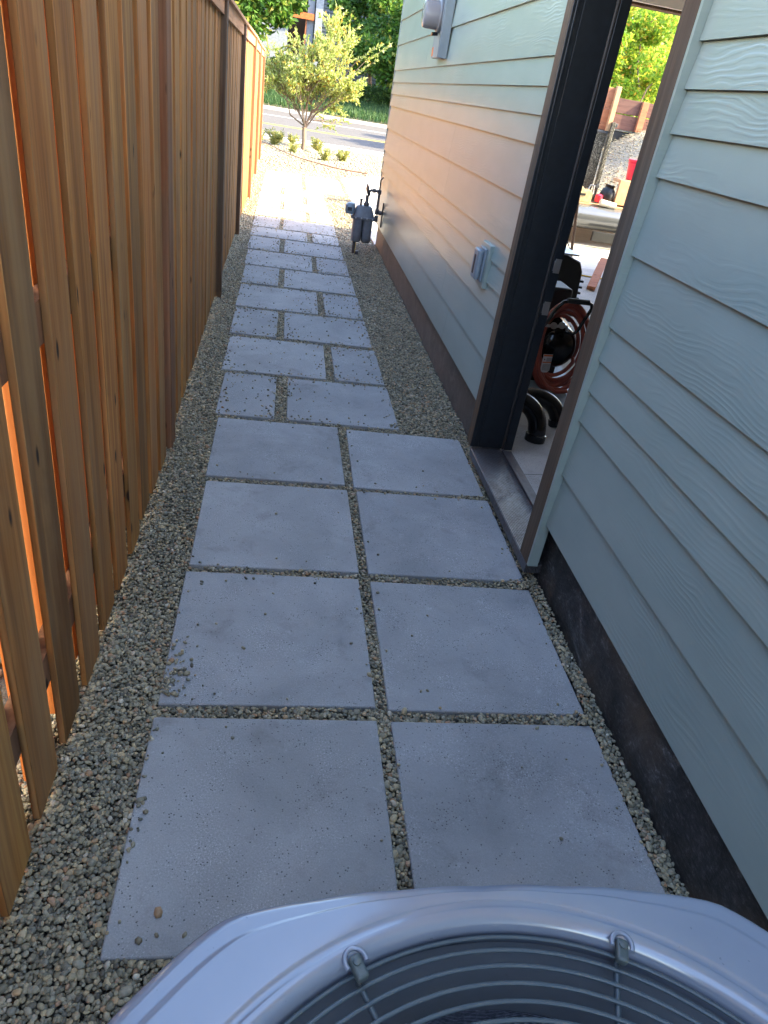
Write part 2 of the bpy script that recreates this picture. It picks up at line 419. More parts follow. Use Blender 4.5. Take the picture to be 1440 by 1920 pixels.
P('yellow_line', MB().box(-120, 140, 28.95, 29.12, -.03, -.024), 'yellow_line', lines)
P('yellow_line', MB().box(-120, 140, 29.27, 29.44, -.03, -.024), 'yellow_line', lines)
P('white_line', MB().box(-120, 140, 36.3, 36.5, -.03, -.024), 'white_line', lines)
MB().add([(1.50, 7.66, 0.004), (1.43, 11.5, .004), (1.47, 14.1, .004), (2.9, 16.4, .004), (6, 21.5, .004), (14, 21.5, .004), (14, 7.66, .004),
          (1.50, 7.66, -.06), (1.43, 11.5, -.06), (1.47, 14.1, -.06), (2.9, 16.4, -.06), (6, 21.5, -.06), (14, 21.5, -.06), (14, 7.66, -.06)],
         [(6, 5, 4, 3, 2, 1, 0)] + [(i, (i + 1) % 7, (i + 1) % 7 + 7, i + 7) for i in range(7)]).obj('driveway', 'slab')['kind'] = 'structure'

# ---------------------------------------------------------------- pavers
rects = []
def paver(x, y, w, h, th, label, group):
    mb = MB().box(0, w, 0, h, -.05, 0)
    o = mb.obj('paver', 'paver', None, bevel=.004, seg=2)
    o.location = (x, y, rng.uniform(-.0015, .0015)); o.rotation_euler = (rng.normal() * .0012, rng.normal() * .0012, th)
    tag(o, label, 'paver', group); rects.append((x, y, w, h, th))
ords = ['first', 'second', 'third', 'fourth', 'fifth', 'sixth', 'seventh', 'eighth', 'ninth', 'tenth', 'eleventh', 'twelfth', 'thirteenth', 'fourteenth', 'fifteenth', 'sixteenth']
big = [[(.1963, -.1341, -.001), (.8434, -.1351, -.0063)], [(.1994, .5229, .0058), (.8443, .5155, -.0048)],
       [(.2008, 1.1717, .0092), (.8447, 1.1735, -.001)], [(.1878, 1.8252, .005), (.8359, 1.8171, -.0068)]]
place = ['row nearest the air conditioner', 'second row from the air conditioner', 'row beside the near half of the door sill', 'row beside the far half of the door sill']
for r, row in enumerate(big):
    for c, (x, y, t) in enumerate(row):
        paver(x, y, .61, .61, t, 'big square paver, %s side, %s' % (('fence', 'house')[c], place[r]), 'big square pavers')
rows = [(2.48, 3.08, [(.165, .465), (.53, 1.13)]), (3.12, 3.75, [(.14, .762), (.815, 1.12)]), (3.82, 4.44, [(.13, .445), (.495, 1.11)]),
        (4.49, 5.14, [(.12, .75), (.805, 1.105)]), (5.20, 5.84, [(.115, .425), (.475, 1.095)]), (5.89, 6.53, [(.10, .735), (.78, 1.085)]),
        (6.59, 7.25, [(.085, .405), (.455, 1.075)]), (7.30, 7.82, [(.075, .705), (.765, 1.065)]), (7.88, 8.58, [(.07, .385), (.425, 1.06)]),
        (8.67, 9.33, [(.06, .705), (.76, 1.06)]), (9.40, 10.03, [(.05, .355), (.41, 1.04)]), (10.1, 10.77, [(.04, .68), (.74, 1.02)]),
        (10.86, 11.48, [(.035, .34), (.40, 1.02)])]
for r, (y0, y1, xs) in enumerate(rows):
    for c, (a, b) in enumerate(xs):
        small = (b - a) < .45
        paver(a, y0, b - a, y1 - y0, rng.normal() * .003,
              '%s paver, %s side, %s staggered row past the square pavers' % ('small' if small else 'wide', ('fence', 'house')[c], ords[r]), 'staggered path pavers')
for r, (y0, y1) in enumerate([(11.56, 12.2), (12.27, 12.94), (13.02, 13.7)]):
    for c, (a, b) in enumerate([(.03, .68), (.745, 1.40)]):
        paver(a, y0, b - a, y1 - y0, 0, 'sunlit square paver, %s side of the %s row of the landing by the driveway' % (('fence', 'house')[c], ('near', 'middle', 'far')[r]), 'sunlit landing pavers')

# ---------------------------------------------------------------- pebbles
def ico(n):
    import bmesh
    bm = bmesh.new(); bmesh.ops.create_icosphere(bm, subdivisions=n, radius=1.0)
    v = np.array([x.co[:] for x in bm.verts]); f = np.array([[q.index for q in t.verts] for t in bm.faces]); bm.free(); return v, f
ICO1, ICO2 = ico(1), ico(2)
def scatter(name, pts, size, base, mat, flat=.62, parent=None):
    V0, F0 = base; n = len(pts)
    sc = size * np.exp(rng.normal(0, .26, n))
    dim = np.stack([sc * rng.uniform(.85, 1.35, n), sc * rng.uniform(.7, 1.05, n), sc * flat * rng.uniform(.75, 1.25, n)], 1) * .5
    a = rng.uniform(0, 2 * PI, n); b = rng.normal(0, .35, n)
    V = V0[None] * (1 + rng.normal(0, .022, (n, len(V0), 1)))
    V = V * dim[:, None, :]
    cb, sb = np.cos(b)[:, None], np.sin(b)[:, None]
    x, y, z = V[..., 0], V[..., 1], V[..., 2]
    x, z = x * cb - z * sb, x * sb + z * cb
    ca, sa = np.cos(a)[:, None], np.sin(a)[:, None]
    V = np.stack([x * ca - y * sa, x * sa + y * ca, z], -1) + pts[:, None, :]
    F = F0[None] + (np.arange(n) * len(V0))[:, None, None]
    return bigmesh(name, V.reshape(-1, 3), F.reshape(-1, F0.shape[1]), mat, parent)
def inpaver(p, m=0.0):
    ins = np.zeros(len(p), bool)
    for x, y, w, h, t in rects:
        c, s = math.cos(t), math.sin(t); dx, dy = p[:, 0] - x, p[:, 1] - y
        u, v = dx * c + dy * s, -dx * s + dy * c
        ins |= (u > m) & (u < w - m) & (v > m) & (v < h - m)
    return ins
def grid(x0, x1, y0, y1, d):
    xs, ys = np.arange(x0, x1, d), np.arange(y0, y1, d * .9)
    g = np.stack(np.meshgrid(xs, ys), -1).reshape(-1, 2); return g + rng.uniform(-.5, .5, g.shape) * d
def fx(y): return np.interp(y, [-3, 2.05, 4.68, 7.2, 9.95, 12.85, 15.4], [.02, 0, -.045, -.08, -.105, -.16, -.2])
def gravel(x0, x1, y0, y1, d, size, base, name, z=-.013):
    p = grid(x0, x1, y0, y1, d); p = p[~inpaver(p, .002) & (p[:, 0] > fx(p[:, 1]) - .16)]
    n = len(p)
    # heaped a little along the fence and the foundation
    hz = z + .006 * np.sin(p[:, 0] * 23 + p[:, 1] * 5) * np.sin(p[:, 1] * 7) + rng.uniform(-.006, .006, n)
    hz += np.clip((p[:, 0] - 1.25) / .25, 0, 1) * .02
    pts = np.c_[p, hz]
    o = scatter(name, pts, size, base, 'pebble'); return tag(o, kind='stuff')
gravel(-.25, 1.50, -1.1, .9, .0076, .0106, ICO2, 'gravel')
gravel(-.25, 1.50, .9, 2.6, .0082, .0112, ICO1, 'gravel')
gravel(-.25, 1.50, 2.6, 7.6, .0098, .013, ICO1, 'gravel')
gravel(-.35, 1.46, 7.6, 14.6, .017, .021, ICO1, 'gravel')
# stray stones on the pavers, mostly along their edges
pts = []
for i, (x, y, w, h, t) in enumerate(rects):
    k = 12 if i < 8 else (110 if y < 8 else 50)
    if i in (2,): k = 30
    for _ in range(k):
        u, v = rng.uniform(0, w), rng.uniform(0, h)
        if rng.random() < .72:
            e = abs(rng.normal(0, .035)) + .004
            q = rng.integers(0, 4)
            if q == 0: u = e
            elif q == 1: u = w - e
            elif q == 2: v = e
            else: v = h - e
        pts.append((x + u, y + v, .003))
for _ in range(90):       # a spill over the edge of the second row
    pts.append((.20 + abs(rng.normal(0, .035)), .55 + abs(rng.normal(0, .09)), .003))
for _ in range(25):
    pts.append((.20 + abs(rng.normal(0, .015)), rng.uniform(.05, .45), .003))
pts = np.array(pts); pts = pts[inpaver(pts[:, :2], .001)]
tag(scatter('scattered_pebbles', pts, .0105, ICO1, 'pebble'), kind='stuff')
# river rock bed between the landing and the street
p = grid(-1.2, 5.0, 13.7, 21.5, .052); p = p[(p[:, 0] < 1.45 + np.clip((p[:, 1] - 14.1) * .62, 0, 9)) | (p[:, 1] > 22)]
tag(scatter('river_rock', np.c_[p, np.full(len(p), -.02) + rng.uniform(-.01, .01, len(p))], .052, ICO1, 'rock'), kind='stuff')
p = grid(-1.1, -.25, -.6, 3.0, .02)
tag(scatter('side_gravel', np.c_[p, np.full(len(p), -.028)], .024, ICO1, 'rock'), kind='stuff')

# ---------------------------------------------------------------- fence
fence = thing('wooden_fence', 'tall cedar shadowbox fence with posts and top trim along the path', 'fence')
posts = [-3.2, -.58, 2.08, 4.70, 7.24, 9.95, 12.85, 15.45]
TOP = 1.90
for i, y in enumerate(posts):
    x = float(fx(y))
    pr_ = .012 if i == 2 else .040
    P('post', MB().box(x - .085, x + pr_, y, y + .095, -.1, TOP - .012), 'fence_post' if i in (2, 5, 6, 7) else 'brown_trim', fence, bevel=.004)  # shaded posts but one get dark trim, shade put into their colour
for i in range(len(posts) - 1):
    y0, y1 = posts[i] + .095, posts[i + 1]
    xa, xb = float(fx(y0)), float(fx(y1))
    X = lambda y: xa + (xb - xa) * (y - y0) / (y1 - y0)
    fr, bk = MB(), MB()
    y = {1: -.58 + .095 + .02, 2: 2.175 + .012}.get(i, y0 + .012)
    k = 0
    while y < y1 - .03:
        w = .143 + rng.uniform(-.007, .007); e = min(y + w, y1 - (.012 if i == 1 else .004))
        if y1 - e < .09 and i != 1: e = y1 - .004
        if e - y > .04:
            jx = rng.uniform(-.004, .004); sk = rng.uniform(-.004, .004)
            a, b = X(y) + jx * .5, X(e) + jx * .5
            zt = TOP - .02; zb = .012 + rng.uniform(-.008, .012)
            fr.add([(a, y, zb), (b, e, zb), (b - .016, e, zb), (a - .016, y, zb), (a, y + sk, zt), (b, e + sk, zt), (b - .016, e + sk, zt), (a - .016, y + sk, zt)],
                   [(0, 1, 2, 3), (4, 7, 6, 5), (0, 4, 5, 1), (1, 5, 6, 2), (2, 6, 7, 3), (3, 7, 4, 0)])
        yb = y - .110 + rng.uniform(-.008, .008); eb = yb + .156
        yb = max(yb, y0 + .006); eb = min(eb, y1 - .006)
        if eb - yb > .03:
            a, b = X(yb) - .054, X(eb) - .054
            bk.add([(a, yb, .01), (b, eb, .01), (b - .016, eb, .01), (a - .016, yb, .01), (a, yb, zt), (b, eb, zt), (b - .016, eb, zt), (a - .016, yb, zt)],
                   [(0, 1, 2, 3), (4, 7, 6, 5), (0, 4, 5, 1), (1, 5, 6, 2), (2, 6, 7, 3), (3, 7, 4, 0)])
        y += .208
    P('front_boards', fr, 'fence_front', fence, bevel=.0015, seg=1)
    P('back_boards', bk, 'fence_back', fence, bevel=.0015, seg=1)
    for z in (.24, .98, 1.62):
        P('rail', MB().add([(X(yy) - .0165 - dx, yy, zz) for zz in (z, z + .088) for yy in (y0 + .001, y1 - .001) for dx in (.0, .036)],
                           [(0, 1, 3, 2), (4, 6, 7, 5), (0, 4, 5, 1), (2, 3, 7, 6), (0, 2, 6, 4), (1, 5, 7, 3)]), 'fence_post', fence)
    ym = y0 + (y1 - y0) * rng.uniform(.4, .6); tr = MB()
    for (p0, p1) in ((y0 + .002, ym - .001), (ym + .001, y1 - .002)):
        tr.add([(X(yy) + dx, yy, zz) for zz in (TOP - .10, TOP - .006) for yy in (p0, p1) for dx in (.003, .021)],
               [(0, 1, 3, 2), (4, 6, 7, 5), (0, 4, 5, 1), (2, 3, 7, 6), (0, 2, 6, 4), (1, 5, 7, 3)])
    P('top_trim', tr, 'fence_trim', fence, bevel=.002, seg=1)
    P('cap', MB().add([(float(fx(yy)) + dx, yy, zz) for zz in (TOP - .004, TOP + .022) for yy in (posts[i] + .001, posts[i + 1] - .001) for dx in (-.09, .045)],
                      [(0, 1, 3, 2), (4, 6, 7, 5), (0, 4, 5, 1), (2, 3, 7, 6), (0, 2, 6, 4), (1, 5, 7, 3)]), 'fence_trim', fence, bevel=.002, seg=1)
bw = thing('bounce_wall', 'unseen cream wall added behind the fence to bounce light through its gaps', 'house', (-1.9, 2, 0))  # added unseen wall, bounces sunlight through the fence gaps
P('wall', MB().box(-2.1, -1.9, -9, 4.5, -.05, 2.8), 'bounce_coat', bw)

# ---------------------------------------------------------------- house
house = thing('house', 'sage green house with lap siding over a dark foundation, open side door and garage', 'house', (1.5, 0, 0))
FX = 1.505
P('foundation', MB().box(FX, 1.60, -7, 1.262, -.1, .285).box(FX, 1.60, 1.2622, 2.183, -.1, .035).box(FX, 1.60, 2.1832, 7.62, -.1, .285), 'foundation', house)
laps = [.270, .478, .685, .790, .895, 1.002, 1.215, 1.425, 1.532, 1.636, 1.742, 1.960, 2.170, 2.38, 2.59, 2.76, 2.865]
def plank(mb, ya, yb, z0, z1):
    # a tapered lap plank: thick bottom edge proud of the plank below
    xb, xt, xi = 1.461, 1.4745, 1.4795
    v = [(x, y, z) for y in (ya, yb) for x, z in ((xb, z0), (xt, z1 + .012), (xi, z1 + .012), (xb + .0085, z0))]
    mb.add(v, [(0, 1, 2, 3), (4, 7, 6, 5), (0, 4, 5, 1), (1, 5, 6, 2), (2, 6, 7, 3), (3, 7, 4, 0)])
joints = {.685: 5.55, 1.002: 4.0, 1.215: 4.05, .478: 3.55, .270: 3.30, 1.425: 6.2, 1.742: 5.6, .895: 5.0, 1.96: 3.3}
near, far = MB(), MB()
for i in range(len(laps) - 1):
    z0, z1 = laps[i], laps[i + 1]
    for (a, b) in ((-7, -2.3 + (i * 1.37) % 2.0 - 1), (-2.3 + (i * 1.37) % 2.0 - 1 + .002, 1.160)):
        if z0 < 2.1: plank(near, a, b, z0, z1)
    if z0 < 2.1:
        j = joints.get(z0)
        if j: plank(far, 2.262, j, z0, z1); plank(far, j + .0025, 7.605, z0, z1)
        else: plank(far, 2.262, 7.605, z0, z1)
    else:
        plank(far, -2.0, 7.605, z0, z1); plank(near, -7, -2.002, z0, z1)
P('siding', near, 'siding', house); P('siding', far, 'siding', house)
P('corner_trim', MB().box(1.462, 1.56, 7.607, 7.627, .27, 2.88), 'siding', house, bevel=.002)
P('wall', MB().box(1.4805, 1.62, -7, 1.262, .2855, 2.88).box(1.4805, 1.62, 2.184, 7.606, .2855, 2.88).box(1.4805, 1.62, 1.2625, 2.1835, 2.14, 2.88), 'white', house)
P('wall', MB().box(1.62, 2.2, 7.45, 7.605, .0, 2.88).box(2.2, 7.2, 7.45, 7.605, 2.70, 2.88).box(7.2, 9, 7.45, 7.605, 0, 2.88)
  .box(9, 9.15, -7, 7.6, 0, 2.88).box(1.62, 9, -7.15, -7, 0, 2.88), 'white', house)
P('header_trim', MB().box(2.2, 7.2, 7.40, 7.449, 2.676, 2.805), 'beige', house, bevel=.003)
P('header_jamb', MB().box(2.2, 7.2, 7.45, 7.60, 2.655, 2.699), 'brown_trim', house)
P('ceiling', MB().box(1.62, 9, -7, 7.45, 2.81, 2.85), 'white', house)
P('roof', MB().add([(1.05, -7.6, 2.90), (9.6, -7.6, 2.90), (9.6, 7.66, 2.90), (1.05, 7.66, 2.90), (1.05, -7.6, 2.97), (9.6, -7.6, 2.97), (9.6, 7.66, 2.97), (1.05, 7.66, 2.97), (5.3, -4.6, 4.4), (5.3, 4.6, 4.4)],
  [(3, 2, 1, 0), (0, 1, 5, 4), (1, 2, 6, 5), (2, 3, 7, 6), (3, 0, 4, 7), (4, 5, 8), (5, 6, 9, 8), (6, 7, 9), (7, 4, 8, 9)]), 'roofing', house)
P('soffit', MB().box(1.07, 9.5, -7.5, 7.64, 2.883, 2.899), 'beige', house)
P('garage_floor', MB().box(1.60, 9, -7, 7.62, -.05, .06), 'floor', house)
# side door: frame, trim, threshold
YN, YF = 1.265, 2.180
P('near_trim', MB().box(1.440, 1.4795, 1.176, YN, .082, 2.14), 'brown_trim', house, bevel=.0015)
P('trim_edge', MB().box(1.4415, 1.4798, 1.1615, 1.1755, .082, 2.14), 'siding', house)
P('far_trim', MB().box(1.440, 1.4795, YF - .004, 2.252, .082, 2.14), 'brown_trim', house, bevel=.0015)
fr = P('door_frame', MB().box(1.4403, 1.4798, YF - .008, YF - .0045, .083, 2.139).box(1.4805, 1.655, YF - .008, YF + .03, .083, 2.139).box(1.452, 1.652, YN - .03, YN - .003, .083, 2.139).box(1.45, 1.65, YN + .001, YF - .001, 2.10, 2.139), 'frame', house, bevel=.002)
P('door_stop', MB().box(1.612, 1.654, YF - .022, YF - .0085, .084, 2.099).box(1.4515, 1.462, YF - .013, YF - .0085, .084, 2.099), 'frame', house, bevel=.003)
P('weatherstrip', MB().box(1.599, 1.6115, YF - .020, YF - .0085, .085, 2.098), 'strip', house, bevel=.004)
for z in (.985, .80):
    P('strike_plate', MB().box(1.622, 1.650, YF - .0245, YF - .0222, z - .03, z + .03).box(1.6185, 1.6215, YF - .029, YF - .0222, z - .022, z + .022), 'metal', house, bevel=.0008)
P('threshold', MB().box(1.442, 1.600, 1.18, YF - .0085, .036, .078), 'sill', house, bevel=.003)
P('threshold_lip', MB().box(1.6005, 1.612, 1.18, YF - .0225, .036, .088).box(1.6125, 1.652, 1.18, YF - .023, .036, .081), 'pipe', house, bevel=.0015)

# outlet cover on the siding
oc = thing('outlet_cover', 'small grey weatherproof outlet cover on the siding by the door frame', 'outlet cover', (1.45, 2.68, .85))
P('mounting_block', MB().box(1.4465, 1.4725, 2.595, 2.755, .755, .960), 'siding', oc, bevel=.003)
P('lid', MB().box(1.404, 1.434, 2.632, 2.728, .785, .930), 'box_grey', oc, bevel=.012, seg=4)
P('base_plate', MB().box(1.4342, 1.4462, 2.626, 2.734, .778, .938), 'box_grey', oc, bevel=.004)
P('label_window', MB().box(1.4025, 1.4038, 2.668, 2.692, .81, .90), 'strip', oc)

# electric meter high on the wall
em = thing('electric_meter', 'round glass electric meter on a grey box high on the siding', 'electric meter', (1.46, 4.95, 1.9))
P('box', MB().box(1.410, 1.461, 4.752, 5.06, 1.785, 2.6), 'box_grey', em, bevel=.006)
P('raceway', MB().box(1.402, 1.461, 4.70, 4.75, 1.78, 2.7).box(1.397, 1.4015, 4.715, 4.735, 1.78, 2.7), 'box_grey', em, bevel=.003)
P('ring', MB().lathe([(.092, 0), (.098, .006), (.098, .022), (.088, .03)], 40, (1.409, 4.84, 2.02), (-1, 0, 0)), 'meter_grey', em, smooth=40)
gd = Mat('meter_glass', .08); gd.col((.35, .34, .38)); gd.b.inputs['Transmission Weight'].default_value = .35; M['dome'] = gd.m
P('dome', MB().lathe([(.083, 0), (.083, .075), (.078, .094), (.06, .102), (.0, .104)], 40, (1.38, 4.84, 2.02), (-1, 0, 0), capb=False), 'dome', em, smooth=45)
P('dial', MB().lathe([(.06, 0), (.06, .05)], 30, (1.379, 4.84, 2.02), (-1, 0, 0)), 'text', em, smooth=45)
P('seal', MB().tube([(1.395, 4.83, 1.918), (1.355, 4.825, 1.912)], .011, 12), 'black_gloss', em, smooth=40)
P('orange_tag', MB().box(1.4075, 1.4095, 4.99, 5.04, 1.795, 1.85), 'orange', em)
P('paper_label', MB().box(1.408, 1.4095, 4.80, 4.92, 2.16, 2.30), 'sticker', em)

# gas meter at the corner
gm = thing('gas_meter', 'grey gas meter with pipes standing in gravel at the house corner', 'gas meter', (1.27, 7.06, 0))
def sup(cx, cy, rx, ry, n=24, e=.55):
    return [(cx + rx * math.copysign(abs(math.cos(a)) ** e, math.cos(a)), cy + ry * math.copysign(abs(math.sin(a)) ** e, math.sin(a))) for a in [2 * PI * k / n for k in range(n)]]
def loft(mb, secs):
    n = len(secs[0][0]); v = [(x, y, z) for pts, z in secs for x, y in pts]
    f = [(i * n + k, i * n + (k + 1) % n, (i + 1) * n + (k + 1) % n, (i + 1) * n + k) for i in range(len(secs) - 1) for k in range(n)]
    return mb.add(v, f + [tuple(range(n))[::-1], tuple((len(secs) - 1) * n + k for k in range(n))])
for cx in (1.212, 1.318):
    P('case', loft(MB(), [(sup(cx, 7.06, .040, .060), .118), (sup(cx, 7.06, .050, .078), .135), (sup(cx, 7.06, .053, .085), .20), (sup(cx, 7.06, .053, .085), .362)]), 'meter_grey', gm, smooth=50)
P('top_case', loft(MB(), [(sup(1.266, 7.06, .132, .092), .350), (sup(1.266, 7.06, .137, .097), .362), (sup(1.266, 7.06, .137, .097), .375), (sup(1.266, 7.06, .118, .085), .382), (sup(1.266, 7.06, .085, .06), .470), (sup(1.266, 7.06, .07, .05), .482)]), 'meter_grey', gm, smooth=30)
for bx_ in (1.18, 1.24, 1.30, 1.36): P('flange_bolt', MB().lathe([(.008, 0), (.008, .012)], 8, (bx_, 6.962, .368), (0, -1, 0)), 'metal', gm)
ix = P('index_box', loft(MB(), [(sup(1.115, 7.03, .045, .05), .395), (sup(1.115, 7.03, .052, .055), .41), (sup(1.115, 7.03, .052, .055), .475), (sup(1.125, 7.03, .035, .04), .498)]), 'box_grey', gm, smooth=40)
P('index_window', MB().box(1.085, 1.13, 6.968, 6.9745, .425, .46), 'text', gm)
P('inlet_pipe', MB().tube([(1.20, 7.05, .13), (1.20, 7.05, -.06)], .017, 12), 'pipe', gm, smooth=40)
P('riser_cap', MB().lathe([(.022, 0), (.022, .05), (.017, .055)], 12, (1.235, 7.03, -.03)), 'pipe', gm, smooth=40)
P('regulator', MB().lathe([(.02, 0), (.028, .01), (.028, .03), (.018, .045), (.018, .11)], 16, (1.285, 7.06, .478)).lathe([(.012, 0), (.012, .05), (.016, .055), (.016, .07)], 12, (1.225, 7.05, .478)), 'pipe', gm, smooth=40)
P('regulator_disc', MB().lathe([(.018, 0), (.052, .012), (.052, .022), (.02, .034)], 24, (1.262, 7.06, .645), (1, 0, .15)), 'pipe', gm, smooth=30)
P('outlet_pipe', MB().tube([(1.30, 7.06, .585), (1.30, 7.06, .625), (1.315, 7.06, .64), (1.385, 7.06, .64), (1.405, 7.06, .63), (1.405, 7.06, .44)], .014, 12)
  .lathe([(.021, 0), (.021, .03)], 12, (1.335, 7.06, .64), (1, 0, 0)).lathe([(.022, 0), (.022, .04)], 12, (1.405, 7.06, .615)).lathe([(.022, 0), (.022, .05)], 12, (1.405, 7.06, .415))
  .lathe([(.020, 0), (.020, .06)], 12, (1.405, 7.06, .34)).tube([(1.405, 7.06, .432), (1.475, 7.06, .432)], .015, 12).lathe([(.022, 0), (.022, .025)], 12, (1.43, 7.06, .432), (1, 0, 0)).tube([(1.405, 7.06, .60), (1.405, 7.06, .75), (1.43, 7.06, .78)], .008, 8), 'pipe', gm, smooth=40)
P('valve_handle', MB().tube([(1.452, 6.95, .545), (1.455, 6.97, .515), (1.457, 7.0, .30)], .008, 8), 'pipe', gm, smooth=40)
P('yellow_tag', MB().box(1.214, 1.218, 7.01, 7.014, .0, .12), 'yellow_line', gm)

# ---------------------------------------------------------------- air conditioner
AC = Vector((.716, -.866, 0)); acz = .80
ac = thing('air_conditioner', 'grey outdoor air conditioner with round fan grille at the path end', 'air conditioner', AC)
prof = [(0, .410), (.09, .4075), (.18, .400), (.240, .391), (.270, .385), (.302, .362), (.332, .333), (.362, .302), (.385, .270), (.391, .240), (.400, .18), (.4075, .09)]
outl = []
for q in range(4):
    for x, y in prof:
        a = -q * PI / 2; outl.append((x * math.cos(a) - y * math.sin(a), x * math.sin(a) + y * math.cos(a)))
NA = 192
ang = np.array([math.atan2(y, x) for x, y in outl]); rad = np.array([math.hypot(x, y) for x, y in outl]); o_ = np.argsort(ang); ang, rad = ang[o_], rad[o_]
th = np.linspace(-PI, PI, NA, endpoint=False)
ro = np.interp(th, np.r_[ang - 2 * PI, ang, ang + 2 * PI], np.r_[rad, rad, rad])
ro = (np.roll(ro, 1) + np.roll(ro, -1) + 4 * ro) / 6
RG = .3835
def ring(off=None, r=None, f=None, z=0, tabs=0.):
    rr = ro - off if off is not None else (np.full(NA, r) if r is not None else ro * (1 - f) + RG * f)
    zz = np.full(NA, acz + z)
    return np.stack([rr * np.cos(th), rr * np.sin(th), zz], 1)
def lim(off, z): # keep the outer bands outside the groove circle
    rr = np.maximum(ro - off, RG + .012 + .0 * ro); return np.stack([rr * np.cos(th), rr * np.sin(th), np.full(NA, acz + z)], 1)
rg = [ring(off=.004, z=-.075), ring(off=0, z=-.07), ring(off=0, z=-.018), ring(off=.0015, z=-.010), ring(off=.005, z=-.004), ring(off=.010, z=-.0015)]
def blend(fr, z): rr = ro - .010 - (ro - .010 - (RG + .004)) * fr; return np.stack([rr * np.cos(th), rr * np.sin(th), np.full(NA, acz + z)], 1)
rg += [blend(.06, -.0010), blend(.20, -.0006), blend(.235, -.0003), blend(.27, .0010), blend(.30, .0014), blend(.34, .0015), blend(.6, .0015), blend(.94, .0015), blend(.985, .0010), blend(1.0, .0003), ring(r=RG - .001, z=-.0002), ring(r=RG - .0035, z=.0014),
       ring(r=.379, z=.0016), ring(r=.373, z=.0012), ring(r=.368, z=-.0015), ring(r=.3645, z=-.008), ring(r=.362, z=-.02), ring(r=.362, z=-.035)]
V = np.concatenate(rg); F = [(i * NA + k, i * NA + (k + 1) % NA, (i + 1) * NA + (k + 1) % NA, (i + 1) * NA + k) for i in range(len(rg) - 1) for k in range(NA)]
o = MB().add(V, F).obj('top_cover', 'ac_cover', ac, smooth=60)
o = MB().lathe([(.361, -.03), (.352, -.045), (.342, -.06), (.338, -.11), (.338, -.125)], 96, (0, 0, acz), capa=False, capb=False).obj('fan_shroud', 'ac_shroud', ac, smooth=60)
MB().lathe([(.343, -.125), (.343, -.70)], 96, (0, 0, acz), capa=False, capb=True).obj('coil', 'coil', ac, smooth=60)
cb = MB(); n = NA
ri = ro - .012
cb.add([(r * math.cos(t), r * math.sin(t), z) for z in (.02, acz - .05) for r, t in zip(ri, th)], [(k, (k + 1) % n, (k + 1) % n + n, k + n) for k in range(n)])
cb.obj('cabinet', 'ac_cover', ac, smooth=60)
lv = MB()
for z in np.arange(.06, acz - .09, .035):
    pth = [((r + .0) * math.cos(t), (r + .0) * math.sin(t), z) for r, t in zip(ri[::4], th[::4])]; lv.tube(pth, .005, 6, closed=True)
lv.obj('louvre', 'ac_cover', ac, smooth=60)
gw = MB()
for k, r in enumerate([.3575, .3445, .3295, .3135, .2975, .2815, .2655, .2495, .2335, .2175, .2, .18, .16, .14, .12, .1, .08]):
    gw.tube([(r * math.cos(2 * PI * i / 96), r * math.sin(2 * PI * i / 96), acz - .014 + .012 * (1 - r / .36)) for i in range(96)], 0.0024, 8, closed=True)
gw.obj('guard_rings', 'ac_wire', ac, smooth=60)
for a in (68.5, 113.5, 158.5, 203.5, 248.5, 293.5, 338.5, 23.5):
    c, s_ = math.cos(math.radians(a)), math.sin(math.radians(a))
    MB().tube([(c * r, s_ * r, z) for r, z in ((.06, acz - .007), (.2, acz - .0125), (.352, acz - .0185), (.366, acz - .008))], .0034, 8).obj('guard_spoke', 'ac_wire', ac, smooth=60)
    R = Matrix.Translation((c * .3585, s_ * .3585, acz)) @ Matrix.Rotation(math.radians(a), 4, 'Z')
    mb = MB().box(-.013, .010, -.0062, .0062, -.006, .0045, R)
    b = mb.obj('mounting_tab', 'ac_bolt', ac, bevel=.003, seg=3)
    mb = MB().lathe([(.0042, 0), (.0042, .002), (.002, .003)], 12, (c * .361, s_ * .361, acz + .0045)).obj('screw', 'ac_bolt', b, smooth=50)
    # raised plastic hood around each tab
    arc = [(.363 * c + (-s_) * .0105 * math.cos(q) + c * .012 * math.sin(q), (.363) * s_ + c * .0105 * math.cos(q) + s_ * .012 * math.sin(q), acz + .0012) for q in np.linspace(-.35, PI + .35, 16)]
    MB().tube(arc, .0026, 8).obj('tab_hood', 'ac_cover', ac, smooth=60)
MB().lathe([(.07, 0), (.075, .01), (.075, .05), (.06, .06)], 32, (0, 0, acz - .10)).obj('motor', 'ac_shroud', ac, smooth=50)
for k in range(3):
    a0 = math.radians(100 + 120 * k)
    v, f = [], []
    for i in range(10):
        for j in range(10):
            t = a0 + (i / 9) * 1.15 + .25 * (j / 9); r = .06 + .262 * (j / 9) * (1 - .10 * abs(i / 9 - .5) ** 2 * 4)
            v.append((r * math.cos(t), r * math.sin(t), acz - .13 + .07 * (i / 9 - .5)))
    for i in range(9):
        for j in range(9): f.append((i * 10 + j, i * 10 + j + 1, (i + 1) * 10 + j + 1, (i + 1) * 10 + j))
    ob = MB().add(v, f).obj('fan_blade', 'ac_blade', ac, smooth=60)
    sm = ob.modifiers.new('solid', 'SOLIDIFY'); sm.thickness = .003

